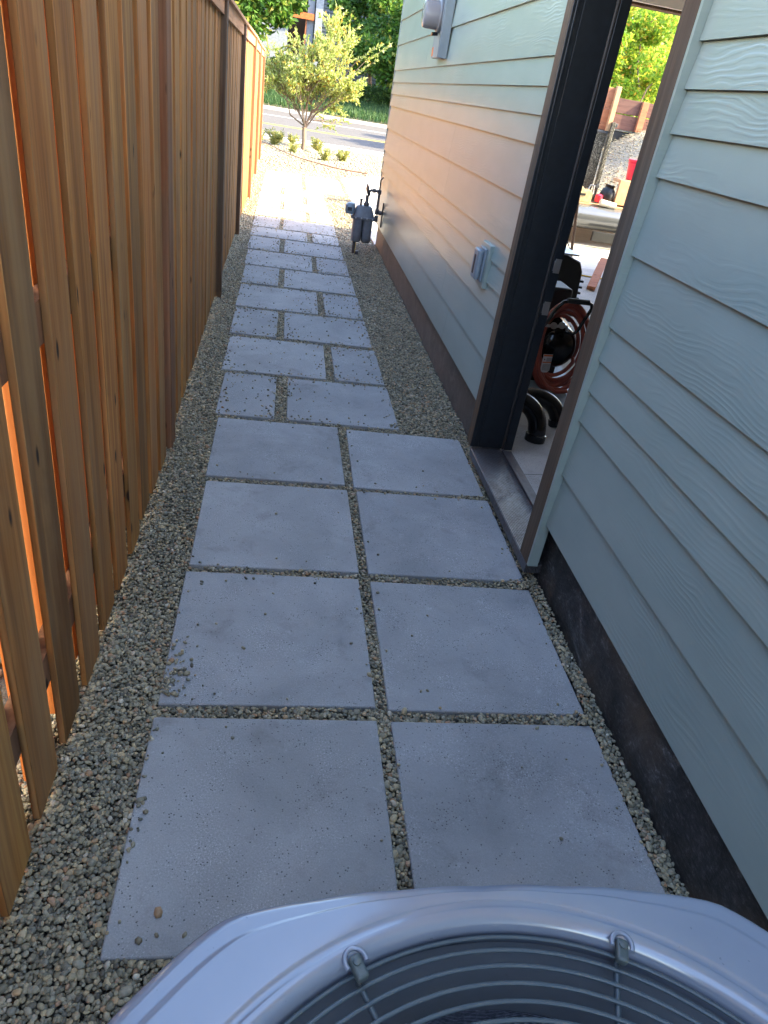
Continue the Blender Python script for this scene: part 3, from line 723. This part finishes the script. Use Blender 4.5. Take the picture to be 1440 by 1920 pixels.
# ---------------------------------------------------------------- things in the garage
def T2(*a, **k): return T(*a, **k)
comp = thing('air_compressor', 'black air compressor with tank and tube handle just inside the door', 'air compressor', (2.17, 3.3, .06))
P('tank', MB().lathe([(.0, -.035), (.05, -.031), (.09, -.02), (.118, 0), (.134, .03), (.142, .07), (.142, .48), (.118, .55), (0, .585)], 48, (2.175, 3.22, .315), (.18, 1, 0), capa=False, capb=False), 'black_gloss', comp, smooth=50)
P('foot', MB().box(2.10, 2.25, 3.30, 3.36, .06, .19).box(2.17, 2.32, 3.62, 3.68, .06, .19), 'black_matte', comp, bevel=.01)
P('handle', MB().tube([(1.98, 3.12, .40), (2.035, 3.11, .50), (2.065, 3.10, .585), (2.10, 3.10, .628), (2.14, 3.10, .640), (2.25, 3.10, .642), (2.275, 3.10, .632), (2.282, 3.10, .61), (2.265, 3.10, .56), (2.232, 3.10, .465), (2.215, 3.12, .44), (2.18, 3.14, .45)], .0105, 12), 'black_gloss', comp, smooth=50)
P('grip', MB().tube([(2.12, 3.10, .6405), (2.255, 3.10, .643)], .0155, 12), 'black_matte', comp, smooth=50)
P('pump', MB().box(2.10, 2.28, 3.42, 3.66, .455, .64), 'black_matte', comp, bevel=.02, seg=3)
P('gauge', MB().lathe([(.020, 0), (.020, .015)], 20, (2.10, 3.16, .47), (0, -1, .2)).lathe([(.020, 0), (.020, .015)], 20, (2.155, 3.17, .475), (0, -1, .2)), 'metal', comp, smooth=40)
P('valve_pipe', MB().tube([(2.06, 3.18, .46), (2.20, 3.19, .465), (2.22, 3.22, .43)], .009, 8), 'metal', comp, smooth=40)
st = P('warning_label', MB().add([(2.062, 3.178, .305), (2.127, 3.1905, .305), (2.127, 3.181, .203), (2.112, 3.178, .19), (2.082, 3.172, .19), (2.062, 3.169, .203)], [(0, 1, 2, 3, 4, 5)]), 'sticker', comp)
st.location += Vector((.022, -.030, -.012))
pr = MB().box(2.064, 2.125, 3.152, 3.1525, .293, .303).box(2.064, 2.125, 3.152, 3.1525, .252, .258)
o = P('label_band', MB().add([(2.064, 3.155, .303), (2.125, 3.1665, .303), (2.125, 3.166, .293), (2.064, 3.154, .293), (2.064, 3.151, .259), (2.125, 3.163, .259), (2.125, 3.162, .252), (2.064, 3.1505, .252)], [(0, 1, 2, 3), (4, 5, 6, 7)]), 'orange', comp)
o.location += Vector((.022, -.012, -.012))
tl = MB()
for z in (.285, .279, .273, .267, .245, .238, .231, .224, .217, .21):
    y = 3.152 - (.30 - z) * .07
    tl.add([(2.085 if z > .26 else 2.069, y + .002, z), (2.121, y + .0095, z), (2.121, y + .0093, z - .0024), (2.085 if z > .26 else 2.069, y + .0018, z - .0024)], [(0, 1, 2, 3)])
tl.add([(2.067, 3.151, .268), (2.072, 3.152, .282), (2.079, 3.153, .268), (2.073, 3.152, .272)], [(0, 1, 2, 3)])
P('label_text', tl, 'text', comp).location += Vector((.022, -.014, -.012))
hp = MB()
for k in range(10):
    ph = k * .9; rx = .172 - .009 * (k % 5); rz = .275 - .0105 * k + .008 * (k % 3)
    cx, cz = 2.20 + .008 * (k % 3), .330 - .006 * (k % 2)
    pth = []
    for i in range(64):
        t = 2 * PI * i / 64
        x = cx + rx * math.cos(t) * (1 + .03 * math.sin(2 * t + ph)); z = cz + rz * math.sin(t) * (1 + .02 * math.sin(3 * t + ph)) - .04 * (math.sin(t) < -.3) * (k % 2) * 0
        y = 3.19 + .012 * math.sin(2 * t + ph) + (k // 3) * .022 + (.10 if False else .0) + .05 * max(0, math.sin(t))
        pth.append((x, y - .035 * (z < .25), max(z, .075)))
    hp.tube(pth, .0125, 10, closed=True)
# the crossing strand
hp.tube([(2.02, 3.13, .40), (2.035, 3.11, .27), (2.07, 3.10, .18), (2.13, 3.09, .11), (2.20, 3.09, .078), (2.28, 3.10, .085)], .0125, 10)
T('air_hose', hp, 'hose', 'coiled red rubber air hose hung over the compressor tank', 'hose', (2.2, 3.19, .06), smooth=60)

eng = thing('motor_unit', 'black finned motor unit on the garage floor behind the compressor', 'motor', (2.65, 4.6, .06))
P('housing', MB().add([(2.45, 4.5, .06), (2.74, 4.5, .06), (2.78, 4.5, .33), (2.765, 4.5, .56), (2.73, 4.5, .63), (2.60, 4.5, .67), (2.45, 4.5, .67),
                       (2.45, 4.85, .06), (2.74, 4.85, .06), (2.78, 4.85, .33), (2.765, 4.85, .56), (2.73, 4.85, .63), (2.60, 4.85, .67), (2.45, 4.85, .67)],
                      [(0, 1, 2, 3, 4, 5, 6), (13, 12, 11, 10, 9, 8, 7)] + [(i, i + 7, (i + 1) % 7 + 7, (i + 1) % 7) for i in range(7)]), 'black_matte', eng, bevel=.012)
fn = MB()
for i in range(9): fn.box(2.74, 2.80, 4.51, 4.84, .12 + i * .045, .137 + i * .045)
P('fins', fn, 'black_matte', eng, bevel=.003)
P('top_plate', MB().box(2.52, 2.70, 4.485, 4.8, .672, .685), 'metal', eng, bevel=.003)
P('lower_tank', MB().lathe([(0, 0), (.08, .01), (.11, .05), (.11, .4), (0, .46)], 28, (2.50, 4.25, .18), (.1, 1, 0)), 'black_gloss', eng, smooth=50)

def elbow(name, pts, r, label, stub=None):
    t = thing(name, label, 'pipe fitting', (pts[0][0], pts[0][1], .06), 'black pipe elbows on the garage floor')
    # smooth the path
    q = [Vector(p) for p in pts]; out = []
    for i in range(len(q) - 1):
        p0, p1, p2, p3 = q[max(i - 1, 0)], q[i], q[i + 1], q[min(i + 2, len(q) - 1)]
        for k in range(6):
            u = k / 6; out.append(.5 * ((2 * p1) + (-p0 + p2) * u + (2 * p0 - 5 * p1 + 4 * p2 - p3) * u * u + (-p0 + 3 * p1 - 3 * p2 + p3) * u ** 3))
    out.append(q[-1])
    P('pipe', MB().tube(out, r, 28, cap=False), 'black_gloss', t, smooth=60)
    for a, b in ((out[0], out[2]), (out[-1], out[-3])):
        d = (b - a).normalized(); P('collar', MB().lathe([(r * .86, 0), (r * 1.12, 0), (r * 1.14, .004), (r * 1.14, .038), (r * 1.0, .042)], 28, a - d * .004, d, capa=True, capb=False), 'black_gloss', t, smooth=40)
    return t
elbow('pipe_elbow', [(1.842, 2.36, .064), (1.842, 2.365, .12), (1.828, 2.38, .18), (1.785, 2.40, .232), (1.72, 2.42, .258), (1.62, 2.45, .26)], .048, 'black plastic pipe elbow standing on the floor by the door frame')
elbow('pipe_elbow', [(1.80, 2.62, .20), (1.90, 2.64, .205), (1.985, 2.63, .18), (2.03, 2.60, .13), (2.045, 2.58, .066)], .045, 'black plastic pipe elbow behind, arching toward the near door trim')
T('floor_crack', MB().add([(1.66, 1.952, .0615), (2.4, 2.02, .0615), (2.4, 2.026, .0615), (1.66, 1.957, .0615)], [(0, 1, 2, 3)]), 'black_matte', 'thin control joint across the garage floor near the sill', 'floor joint', (2, 2, .06))
T('plastic_sheet', MB().add([(1.9 + .09 * i + .02 * math.sin(i * 3 + j), 2.75 + .13 * j + .03 * math.sin(j * 2 + i), .064 + .008 * rng.random()) for j in range(8) for i in range(7)],
   [(j * 7 + i, j * 7 + i + 1, (j + 1) * 7 + i + 1, (j + 1) * 7 + i) for j in range(7) for i in range(6)]), 'box_grey', 'crumpled pale grey sheet on the floor under the compressor', 'sheet', (2.1, 3, .06), smooth=180)
T('wood_board', MB().box(-.045, .045, 0, 1.1, 0, .04, Matrix.Translation((3.70, 6.35, .065)) @ Matrix.Rotation(math.radians(-27), 4, 'Z') @ Matrix.Rotation(math.radians(8), 4, 'X')), 'stake_wood', 'loose brown board lying on the garage floor', 'board', (3.7, 6.35, .06), bevel=.003)
T('brown_scrap', MB().box(3.05, 3.22, 5.72, 5.745, .061, .07), 'brown_trim', 'thin brown stick lying on the garage floor', 'stick', (3.1, 5.72, .06))
def cord(name, pts, r, mat, label): return T(name, MB().tube(pts, r, 8), mat, label, 'cord', pts[0], smooth=60)
cord('extension_cord', [(2.9, 6.9, .068), (3.3, 7.08, .068), (3.7, 7.13, .068), (4.2, 7.05, .068), (4.9, 6.9, .068)], .008, 'yellow_line', 'thin yellow cord lying across the garage floor')
cord('power_cord', [(2.75, 6.4, .07), (3.1, 6.9, .12), (3.5, 7.5, .30), (3.72, 7.75, .38), (3.9, 7.85, .30), (4.02, 7.8, .1)], .008, 'black_matte', 'black cord arching above the garage floor')
T('wooden_pole', MB().tube([(4.22, 8.40, .012), (4.06, 8.30, .80)], .020, 10), 'brown_trim', 'thin wooden pole standing on the sunlit driveway', 'pole', (4.22, 8.4, 0), smooth=50)
T('dark_block', MB().box(5.00, 5.75, 9.72, 9.78, .10, .235), 'black_matte', 'low dark block under the truck edge', 'mud flap', (5.3, 9.7, 0), bevel=.005)  # plain dark box below the skirt

# truck in the driveway
tr = thing('dump_truck', 'landscaping dump truck with black steel bed and wooden side boards', 'truck', (5.5, 10.6, 0))
bp = [(9.98, .225), (9.93, .235), (9.86, .27), (9.81, .33), (9.80, .40), (9.83, .47), (9.89, .52), (9.97, .545), (10.1, .55), (10.1, .23)]
P('rear_skirt', MB().prism(bp, 3.3, 8.2, 0), 'silver', tr, smooth=50)
P('bed_floor', MB().add([(x, y, z) for z in (.551, .575) for x, y in ((3.3, 10.05), (8.2, 10.05), (8.2, 15.0), (3.3, 15.0))], [(3, 2, 1, 0), (4, 5, 6, 7), (0, 1, 5, 4), (1, 2, 6, 5), (2, 3, 7, 6), (3, 0, 4, 7)]), 'ply', tr)
P('side_panel', MB().box(3.4, 5.06, 10.40, 10.44, .70, 1.50), 'scratched', tr, bevel=.004)
P('side_rail', MB().box(3.4, 5.08, 10.385, 10.44, 1.502, 1.535).box(3.4, 5.08, 10.375, 10.44, .665, .698), 'silver', tr, bevel=.003)
P('corner_post', MB().box(5.082, 5.135, 10.33, 10.41, .60, 1.66), 'scratched', tr, bevel=.004)
P('hinge', MB().box(5.136, 5.16, 10.34, 10.40, 1.33, 1.40).box(5.136, 5.17, 10.34, 10.40, 1.60, 1.65).lathe([(.03, 0), (.03, .02)], 14, (5.11, 10.328, .80), (0, -1, 0)), 'silver', tr, bevel=.002)
P('side_boards', MB().box(3.4, 5.13, 10.455, 10.49, 1.545, 1.812).box(3.4, 5.13, 10.455, 10.49, 1.82, 2.085), 'stake_wood', tr, bevel=.003)
P('stake', MB().box(5.035, 5.10, 10.39, 10.454, 1.54, 2.11), 'ply', tr, bevel=.003)
P('front_boards', MB().box(5.2, 9.2, 13.0, 13.04, 1.60, 1.835).box(5.2, 9.2, 13.0, 13.04, 1.852, 2.08), 'shaded_wood', tr, bevel=.003)
P('stake', MB().box(6.62, 6.74, 12.93, 12.999, 1.60, 2.085), 'stake_wood', tr, bevel=.003)
P('front_panel', MB().box(5.2, 9.2, 13.0, 13.04, .58, 1.575), 'black_matte', tr)
P('front_rail', MB().box(5.2, 9.2, 12.97, 13.04, 1.577, 1.598), 'silver', tr)
for x in (3.9, 7.4):
    w = P('wheel', MB().lathe([(.30, 0), (.36, .03), (.37, .10), (.36, .2), (.30, .23)], 36, (x, 11.2, .37), (0, 1, 0)), 'black_matte', tr, smooth=40)
# gravel heap in the bed
v = []; nx, ny = 60, 40
for j in range(ny):
    for i in range(nx):
        x = 5.15 + 3.2 * i / (nx - 1); y = 10.25 + 2.7 * j / (ny - 1)
        h = .56 + 1.10 * math.exp(-((x - 7.0) / 1.35) ** 2) * min(1, max(0, (y - 10.25) / 1.15)) ** .7
        v.append((x, y, h + .02 * rng.random()))
gh = T('gravel_load', MB().add(v, [(j * nx + i, j * nx + i + 1, (j + 1) * nx + i + 1, (j + 1) * nx + i) for j in range(ny - 1) for i in range(nx - 1)]), 'load', 'heap of pale gravel filling the truck bed behind the steel post', 'gravel heap', (6.5, 11.2, .57), smooth=180)
vv = np.array(v); idx = rng.integers(0, len(vv), 14000); q = vv[idx] + rng.normal(0, .03, (14000, 3)) * (1, 1, .12)
pe = scatter('gravel_stones', q, .018, ICO1, 'load_stone'); tag(pe, kind='stuff'); pe.parent = gh; pe.data.transform(Matrix.Translation((-6.5, -11.2, -.57)))
bk = thing('red_bucket', 'bright red plastic bucket standing by the gravel heap', 'bucket', (5.62, 10.33, .95))
P('bucket_body', MB().lathe([(.085, 0), (.115, .26), (.112, .262), (.08, .01)], 28, (5.62, 10.33, .955)), 'red', bk, smooth=50)
P('rim', MB().lathe([(.116, 0), (.124, .006), (.124, .03), (.116, .035)], 28, (5.62, 10.33, 1.20)).lathe([(.114, 0), (.12, .004), (.12, .014), (.114, .02)], 28, (5.62, 10.33, 1.17)), 'red', bk, smooth=40)
T('wood_crate', MB().box(5.385, 5.44, 10.16, 10.22, .60, .945).box(5.441, 5.75, 10.17, 10.215, .60, .94).box(5.385, 5.75, 10.222, 10.45, .60, .64).box(5.385, 5.75, 10.222, 10.45, .905, .95), 'ply', 'upright orange plywood crate holding up the red bucket', 'crate', (5.5, 10.3, .6), bevel=.003)
bl = MB(); 
bl.lathe([(0, 0), (.10, .01), (.125, .06), (.12, .14), (.09, .20), (.06, .235), (.085, .27)], 20, (5.285, 10.30, .58), (.1, 0, 1))
bo = T('black_bag', bl, 'black_matte', 'slumped black cloth bag beside the plywood crate', 'bag', (5.285, 10.3, .58), smooth=70)
for vtx in bo.data.vertices: vtx.co += Vector((rng.normal(), rng.normal(), rng.normal() * .5)) * .008
T('paper_roll', MB().lathe([(.035, 0), (.046, .001), (.046, .25), (.035, .251)], 26, (5.10, 10.02, .615), (1, 0, -.12)), 'paleroll', 'pale ridged roll lying on the truck bed floor', 'roll', (5.1, 10.02, .6), smooth=40)
tb = thing('tool_box', 'tan tool box with dark slots on the truck bed', 'tool box', (4.85, 10.15, .58))
P('box_body', MB().add([(4.72, 10.1, .58), (4.98, 10.1, .58), (4.98, 10.1, .70), (4.93, 10.1, .755), (4.86, 10.1, .73), (4.80, 10.1, .785), (4.72, 10.1, .75),
                        (4.72, 10.25, .58), (4.98, 10.25, .58), (4.98, 10.25, .70), (4.93, 10.25, .755), (4.86, 10.25, .73), (4.80, 10.25, .785), (4.72, 10.25, .75)],
                       [(0, 1, 2, 3, 4, 5, 6), (13, 12, 11, 10, 9, 8, 7)] + [(i, i + 7, (i + 1) % 7 + 7, (i + 1) % 7) for i in range(7)]), 'tan_box', tb, bevel=.004)
P('slot', MB().box(4.78, 4.87, 10.094, 10.099, .665, .695).box(4.74, 4.775, 10.094, 10.099, .61, .63), 'black_matte', tb)
P('handle', MB().tube([(4.90, 10.12, .755), (4.92, 10.12, .82), (4.98, 10.12, .82), (4.99, 10.12, .70)], .010, 8), 'metal', tb, smooth=50)
T('red_can', MB().lathe([(.05, 0), (.055, .01), (.055, .09), (.03, .11)], 20, (5.13, 10.2, .60)), 'red', 'small red can on the truck bed beside the tool box', 'can', (5.13, 10.2, .6), smooth=40)
T('hand_saw', MB().add([(4.72, 10.3, .80), (4.80, 10.3, .98), (4.84, 10.3, .98), (4.86, 10.3, .83), (4.80, 10.3, .78), (4.72, 10.31, .80), (4.80, 10.31, .98), (4.84, 10.31, .98), (4.86, 10.31, .83), (4.80, 10.31, .78)],
  [(0, 1, 2, 3, 4), (9, 8, 7, 6, 5)] + [(i, i + 5, (i + 1) % 5 + 5, (i + 1) % 5) for i in range(5)]), 'metal', 'silver rimmed black tool leaning on the scratched steel panel', 'tool', (4.8, 10.3, .78), bevel=.003)

# ---------------------------------------------------------------- vegetation
def leaves(name, c, L, Wd, mat, parent=None, up=.2, d=None):
    n = len(c)
    if d is None:
        d = rng.normal(size=(n, 3)); d[:, 2] = d[:, 2] * .7 + up
    d = d / np.linalg.norm(d, axis=1, keepdims=True)
    s = np.cross(d, rng.normal(size=(n, 3))); s /= np.linalg.norm(s, axis=1, keepdims=True)
    nn = np.cross(d, s)
    l = (L * rng.uniform(.6, 1.25, n))[:, None]; w = (Wd * rng.uniform(.7, 1.2, n))[:, None]
    V = np.stack([c, c + d * l * .45 + s * w * .5 + nn * w * .12, c + d * l, c + d * l * .45 - s * w * .5 + nn * w * .12], 1)
    F = np.arange(n * 4).reshape(n, 4)
    return bigmesh(name, V.reshape(-1, 3), F, mat, parent, smooth=False)
def crown_points(n, centre, rad, clumps, cr, shell=.55):
    cc = rng.normal(size=(clumps, 3)); cc /= np.linalg.norm(cc, axis=1, keepdims=True)
    cc *= rng.uniform(.25, 1.0, (clumps, 1)) ** .5; cc = cc * np.array(rad) + np.array(centre)
    k = rng.integers(0, clumps, n); q = rng.normal(size=(n, 3)); q /= np.linalg.norm(q, axis=1, keepdims=True)
    r = rng.uniform(shell, 1.0, (n, 1)) * cr * rng.uniform(.5, 1.2, (clumps, 1))[k]
    return cc[k] + q * r * np.array([1, 1, .6]), cc
def limb(mb, a, b, r0, r1, wob=.1, seg=6, n=7):
    a, b = Vector(a), Vector(b); L = (b - a).length; pts = []
    for i in range(seg + 1):
        u = i / seg; p = a.lerp(b, u) + Vector(rng.normal(size=3)) * wob * L * .12 * math.sin(PI * u)
        pts.append(p)
    mb.tube(pts, [r0 + (r1 - r0) * i / seg for i in range(seg + 1)], n); return pts
def tree(label, x, y, h, trunk_h, rad, n, L, mat, clumps=60, cr=.9, name='street_tree', group='street trees', r=.18, z0=-.05):
    t = thing(name, label, 'tree', (x, y, z0), group)
    mb = MB(); limb(mb, (0, 0, 0), (rng.normal() * .2, rng.normal() * .2, trunk_h), r, r * .7, .3, 8, 10)
    cz = trunk_h + rad[2] * .75
    pts, cc = crown_points(n, (0, 0, cz), rad, clumps, cr)
    for c in cc[:26]: limb(mb, (0, 0, trunk_h * rng.uniform(.7, 1.0)), c, r * .35, .015, .8, 6, 6)
    mb.obj('trunk', 'bark', t, smooth=60)
    leaves('crown', pts, L, L * .55, mat, t, up=-.25)
    return t
tree('dense leafy tree across the street above the fence top', -5.0, 47.0, 10, 3.0, (5.6, 4.0, 4.6), 30000, .34, 'maple_leaf', 90, 1.3)
tree('broad green tree overhanging the far kerb beside the house wall', 8.9, 48.5, 10, 2.8, (5.4, 4.0, 4.2), 40000, .34, 'maple_leaf', 90, 1.3)
tree('tall green tree behind the shrub across the street', 5.6, 57.5, 12, 3.6, (2.6, 2, 3.6), 12000, .36, 'maple_leaf', 40, 1.2)
tree('big leafy tree added out of view beyond the far end of the fence', -8.0, 27.0, 9, 2.0, (4.6, 4.5, 3.8), 22000, .28, 'maple_leaf', 70, 1.3)  # unseen tree added to block low sky in the siding's reflection
tree('leafy tree added out of view behind the middle of the fence', -6.2, 13.0, 8, 1.6, (2.9, 4.0, 2.8), 18000, .2, 'maple_leaf', 60, 1.1)  # also added unseen, keeps bright sky off the upper wall
tree('tall tree behind the house side across the street', -7.2, 60.0, 13, 4.0, (4.6, 3, 5.0), 22000, .4, 'maple_leaf', 70, 1.5)
tree('large green tree farther right across the street', 20, 52.0, 12, 3.0, (7, 4, 5.5), 20000, .45, 'maple_leaf', 70, 1.6)
tree('bright yellow green tree seen through the garage opening', 10.4, 25.4, 7, 1.6, (2.9, 2.0, 2.3), 26000, .17, 'lime_leaf', 80, .62, r=.12)
tree('second yellow green tree seen through the garage opening', 13.6, 31.0, 8, 1.8, (3.6, 2.0, 3.0), 20000, .2, 'lime_leaf', 80, .7, r=.14)

# the young multi-stem shrub in the bed
SHS = 1.22
sh = thing('young_shrub', 'pale green young multi-stem shrub growing in the rock bed by the street', 'shrub', (.77, 19.6, -.03))
mb = MB(); tips = []
def grow(p, d, L, r, depth):
    q = p + d * L
    mb.tube([p, p.lerp(q, .5) + Vector(rng.normal(size=3)) * L * .05, q], [r, r * .85, r * .7], 6)
    if depth <= 3: tips.append((p, q, depth))
    if depth == 0: return
    for _ in range(3):
        nd = (d + Vector((rng.normal() * .5, rng.normal() * .5, rng.normal() * .3 + .12))).normalized()
        grow(p.lerp(q, rng.uniform(.35, 1.0)), nd, L * rng.uniform(.58, .86), r * .62, depth - 1)
mb.tube([Vector((0, 0, 0)), Vector((.0, 0, .2)), Vector((-.02, 0, .45))], [.060, .050, .046], 9)
for a, tl in ((-1.15, .68), (-.75, .62), (-.35, .72), (.0, .86), (.4, .76), (.85, .66), (1.2, .68), (.2, .6), (-.2, .55)):
    d = Vector((math.sin(a) * .85, rng.normal() * .4, 1.0 - .15 * abs(a))).normalized()
    grow(Vector((0, 0, .40 + rng.uniform(0, .12))), d, tl, .018, 4)
for a, hh in ((-1.45, 1.7), (1.40, 1.75), (1.0, 1.6), (1.62, 1.35), (-1.2, 1.5)):   # long whippy shoots reaching out of the crown
    d = Vector((math.sin(a), rng.normal() * .2, 1.05)).normalized(); p = Vector((0, 0, .5)) + d * hh
    q = p + Vector((d.x * .9, d.y, .42)).normalized() * .62; mb.tube([Vector((0, 0, .5)), p, q], [.008, .006, .003], 6)
    for _ in range(3): tips.append((p, q, 0))
mb.obj('stem', 'bark', sh, smooth=60)
C_, D_ = [], []
for p, q, dp in tips:
    k = (21, 20, 16, 8)[dp]
    for t_ in rng.uniform(.0, 1.08, k):
        c = p.lerp(q, t_)
        if c.z < .75 and rng.random() < .7: continue
        C_.append(c); D_.append((q - p).normalized() + Vector(rng.normal(size=3)) * .6)
fo = leaves('foliage', np.array([c[:] for c in C_]), .080, .032, 'shrub_leaf', sh, d=np.array([d[:] for d in D_]))
sh.scale = (1.12, 1.12, 1.22)
print('shrub leaves', len(C_), 'top', max(c.z for c in C_), 'x', min(c.x for c in C_), max(c.x for c in C_))

def perennial(x, y, r, label, mat='perennial'):
    n = int(420 * (r / .3)); k = rng.integers(0, 9, n); ca = rng.uniform(0, 2 * PI, 9); cr_ = r * rng.uniform(.1, .75, 9); ch = r * rng.uniform(.35, .95, 9)
    a = rng.uniform(0, 2 * PI, n); u = rng.uniform(0, 1, n)
    c = np.stack([cr_[k] * np.cos(ca[k]) * u, cr_[k] * np.sin(ca[k]) * u, ch[k] * u], 1) + rng.normal(0, r * .07, (n, 3))
    d = np.stack([np.cos(a) + np.cos(ca[k]) * .5, np.sin(a) + np.sin(ca[k]) * .5, rng.uniform(.2, 1.5, n)], 1)
    o = leaves('perennial_plant', c, r * .34, .026, mat, None, d=d); o.location = (x, y, -.02)
    return tag(o, label, 'plant', 'small plants in the rock bed')
for (x, y, r, lb) in [(.02, 19.75, .36, 'bushy yellow green plant in the rock bed left of the shrub'), (.12, 23.0 - 2.0, .25, 'small plant at the far edge of the rock bed beside the kerb'),
                      (1.12, 19.9, .30, 'low green plant just right of the shrub stem'), (1.25, 17.5, .26, 'grey green tuft nearest the driveway side of the rock bed'),
                      (1.72, 18.0, .30, 'yellowing tuft at the right end of the planted row'), (.5, 18.3, .22, 'flat tuft in front of the shrub stem'),
                      (-.45, 19.0, .30, 'plant against the end of the fence'), (.45, 21.0, .26, 'small plant behind the shrub stem')]: perennial(x, y, r, lb)
for i, (x, y, s_, lb) in enumerate([(.95, 19.2, .16, 'pale stone at the foot of the shrub'), (.6, 19.1, .12, 'small grey stone left of the shrub foot'), (1.25, 19.0, .11, 'small stone right of the shrub foot'), (.2, 20.6, .22, 'whitish stone near the fence end')]):
    v, f = ICO2; vv = v * (1 + rng.normal(0, .08, (len(v), 1))) * np.array([s_, s_ * .8, s_ * .5])
    o = bigmesh('stone', vv, f, 'rock'); o.location = (x, y, .0); tag(o, lb, 'stone', 'stones round the shrub')
T('drip_line', MB().tube([(-.6, 20.5, .03), (-.2, 19.4, .03), (.25, 17.8, .03), (.62, 16.8, .03), (1.0, 16.2, .03), (1.5, 15.6, .03), (2.1, 15.5, .03)], .013, 8), 'drip', 'thin brown irrigation tube curving across the rock bed', 'irrigation tube', (.6, 16.8, 0), smooth=60)

# far verge
n = 26000; c = np.stack([rng.uniform(-12, 16, n), rng.uniform(43, 48.5, n), np.zeros(n)], 1); c[:, 2] = .10 + (c[:, 1] - 43) * .10
d = np.stack([rng.normal(0, .25, n), rng.normal(0, .25, n), np.ones(n)], 1)
tag(leaves('grass', c, .42, .05, 'grass', None, d=d), kind='stuff')
MB().add([(-120, 42.9, .05), (140, 42.9, .05), (140, 49, .62), (-120, 49, .62), (-120, 200, .62), (140, 200, .62)], [(0, 1, 2, 3), (3, 2, 5, 4)]).obj('verge', 'dirt')['kind'] = 'structure'
def hedge(x, y, w, h, label, mat='hedge_leaf', n=7000, name='hedge'):
    c = rng.uniform(-1, 1, (n, 3)); c /= np.maximum(1, np.linalg.norm(c, axis=1, keepdims=True)) ; c *= np.array([w, .7, h * .5]); c[:, 2] += h * .5
    o = leaves(name, c, .16, .09, mat); o.location = (x, y, .45); return tag(o, label, 'shrub', 'shrubs on the far side of the street')
hedge(5.2, 50.0, 1.9, 1.5, 'dark clipped hedge across the street left of the thin trunk')
hedge(8.4, 50.5, 1.5, 1.5, 'round dark shrub across the street by the iron fence')
hedge(7.2, 50.3, .5, 2.6, 'bright variegated bush rising between the dark hedges', 'perennial', 2500)
hedge(2.2, 50.0, 1.6, 1.3, 'dark shrub across the street behind the pale young shrub')
hedge(-3.0, 50.0, 3.5, 1.8, 'long dark hedge across the street behind the fence end', n=12000)
hedge(-.2, 51.0, 1.6, 2.2, 'tall dark shrub across the street left of the young shrub')
ir = thing('iron_fence', 'black iron fence across the street behind the hedges', 'fence', (8, 52, .6))
mbi = MB()
for i in range(60): mbi.box(4.5 + i * .13, 4.52 + i * .13, 52, 52.02, .6, 2.1)
P('bars', mbi, 'iron', ir); P('iron_rail', MB().box(4.4, 12.4, 51.99, 52.03, 1.95, 2.0).box(4.4, 12.4, 51.99, 52.03, .75, .8), 'iron', ir)
# houses across the street
h1 = thing('blue_house', 'slate blue house across the street with orange beamed porch', 'house', (2, 64, .6))
P('wall', MB().box(2.15, 9, 64, 72, .6, 8.0), 'slate', h1)
P('side_wall', MB().box(-3.5, -.4, 64, 72, .6, 8).box(1.0, 1.5, 64, 72, .6, 8), 'slate2', h1)
P('corner_board', MB().box(1.501, 1.6, 63.9, 64.3, .6, 8), 'iron', h1)
P('bay', MB().box(1.601, 2.149, 63.7, 66, .6, 8), 'slate2', h1)
P('porch_recess', MB().box(-.4, 1.0, 66.0, 66.2, .6, 8), 'brown_trim', h1)
P('porch_floor', MB().box(-.399, .999, 63.8, 66, .6, 3.0), 'slate2', h1)
P('beam', MB().box(-.4, 1.5, 63.7, 63.95, 5.55, 5.95), 'orange', h1)
P('porch_post', MB().box(.88, .99, 63.85, 64.0, 3.0, 5.54), 'stake_wood', h1)
P('roof', MB().add([(-4.2, 63.2, 8.0), (9.6, 63.2, 8.0), (9.6, 68, 11.0), (-4.2, 68, 11), (-4.2, 72.8, 8), (9.6, 72.8, 8)], [(0, 1, 2, 3), (3, 2, 5, 4), (0, 3, 4), (1, 5, 2)]), 'roofing', h1)
sid = MB()
for k in range(30): sid.box(2.16, 9.0, 63.96, 63.995, .7 + k * .24, .72 + k * .24)
P('lap_shadow_strip', sid, 'iron', h1)  # dark strips stand in for the shade under each lap
h2 = thing('olive_house', 'low olive house wall with a small window behind the iron fence', 'house', (14, 60, .6))
P('wall', MB().box(9.2, 22, 60, 68, .6, 5.0), 'olive', h2)
P('window', MB().box(9.7, 10.3, 59.94, 59.99, 2.6, 3.3), 'paleroll', h2)
P('roof', MB().add([(8.6, 59.4, 5.0), (22.6, 59.4, 5.0), (22.6, 64, 7.4), (8.6, 64, 7.4), (8.6, 68.6, 5), (22.6, 68.6, 5)], [(0, 1, 2, 3), (3, 2, 5, 4), (0, 3, 4), (1, 5, 2)]), 'roofing', h2)
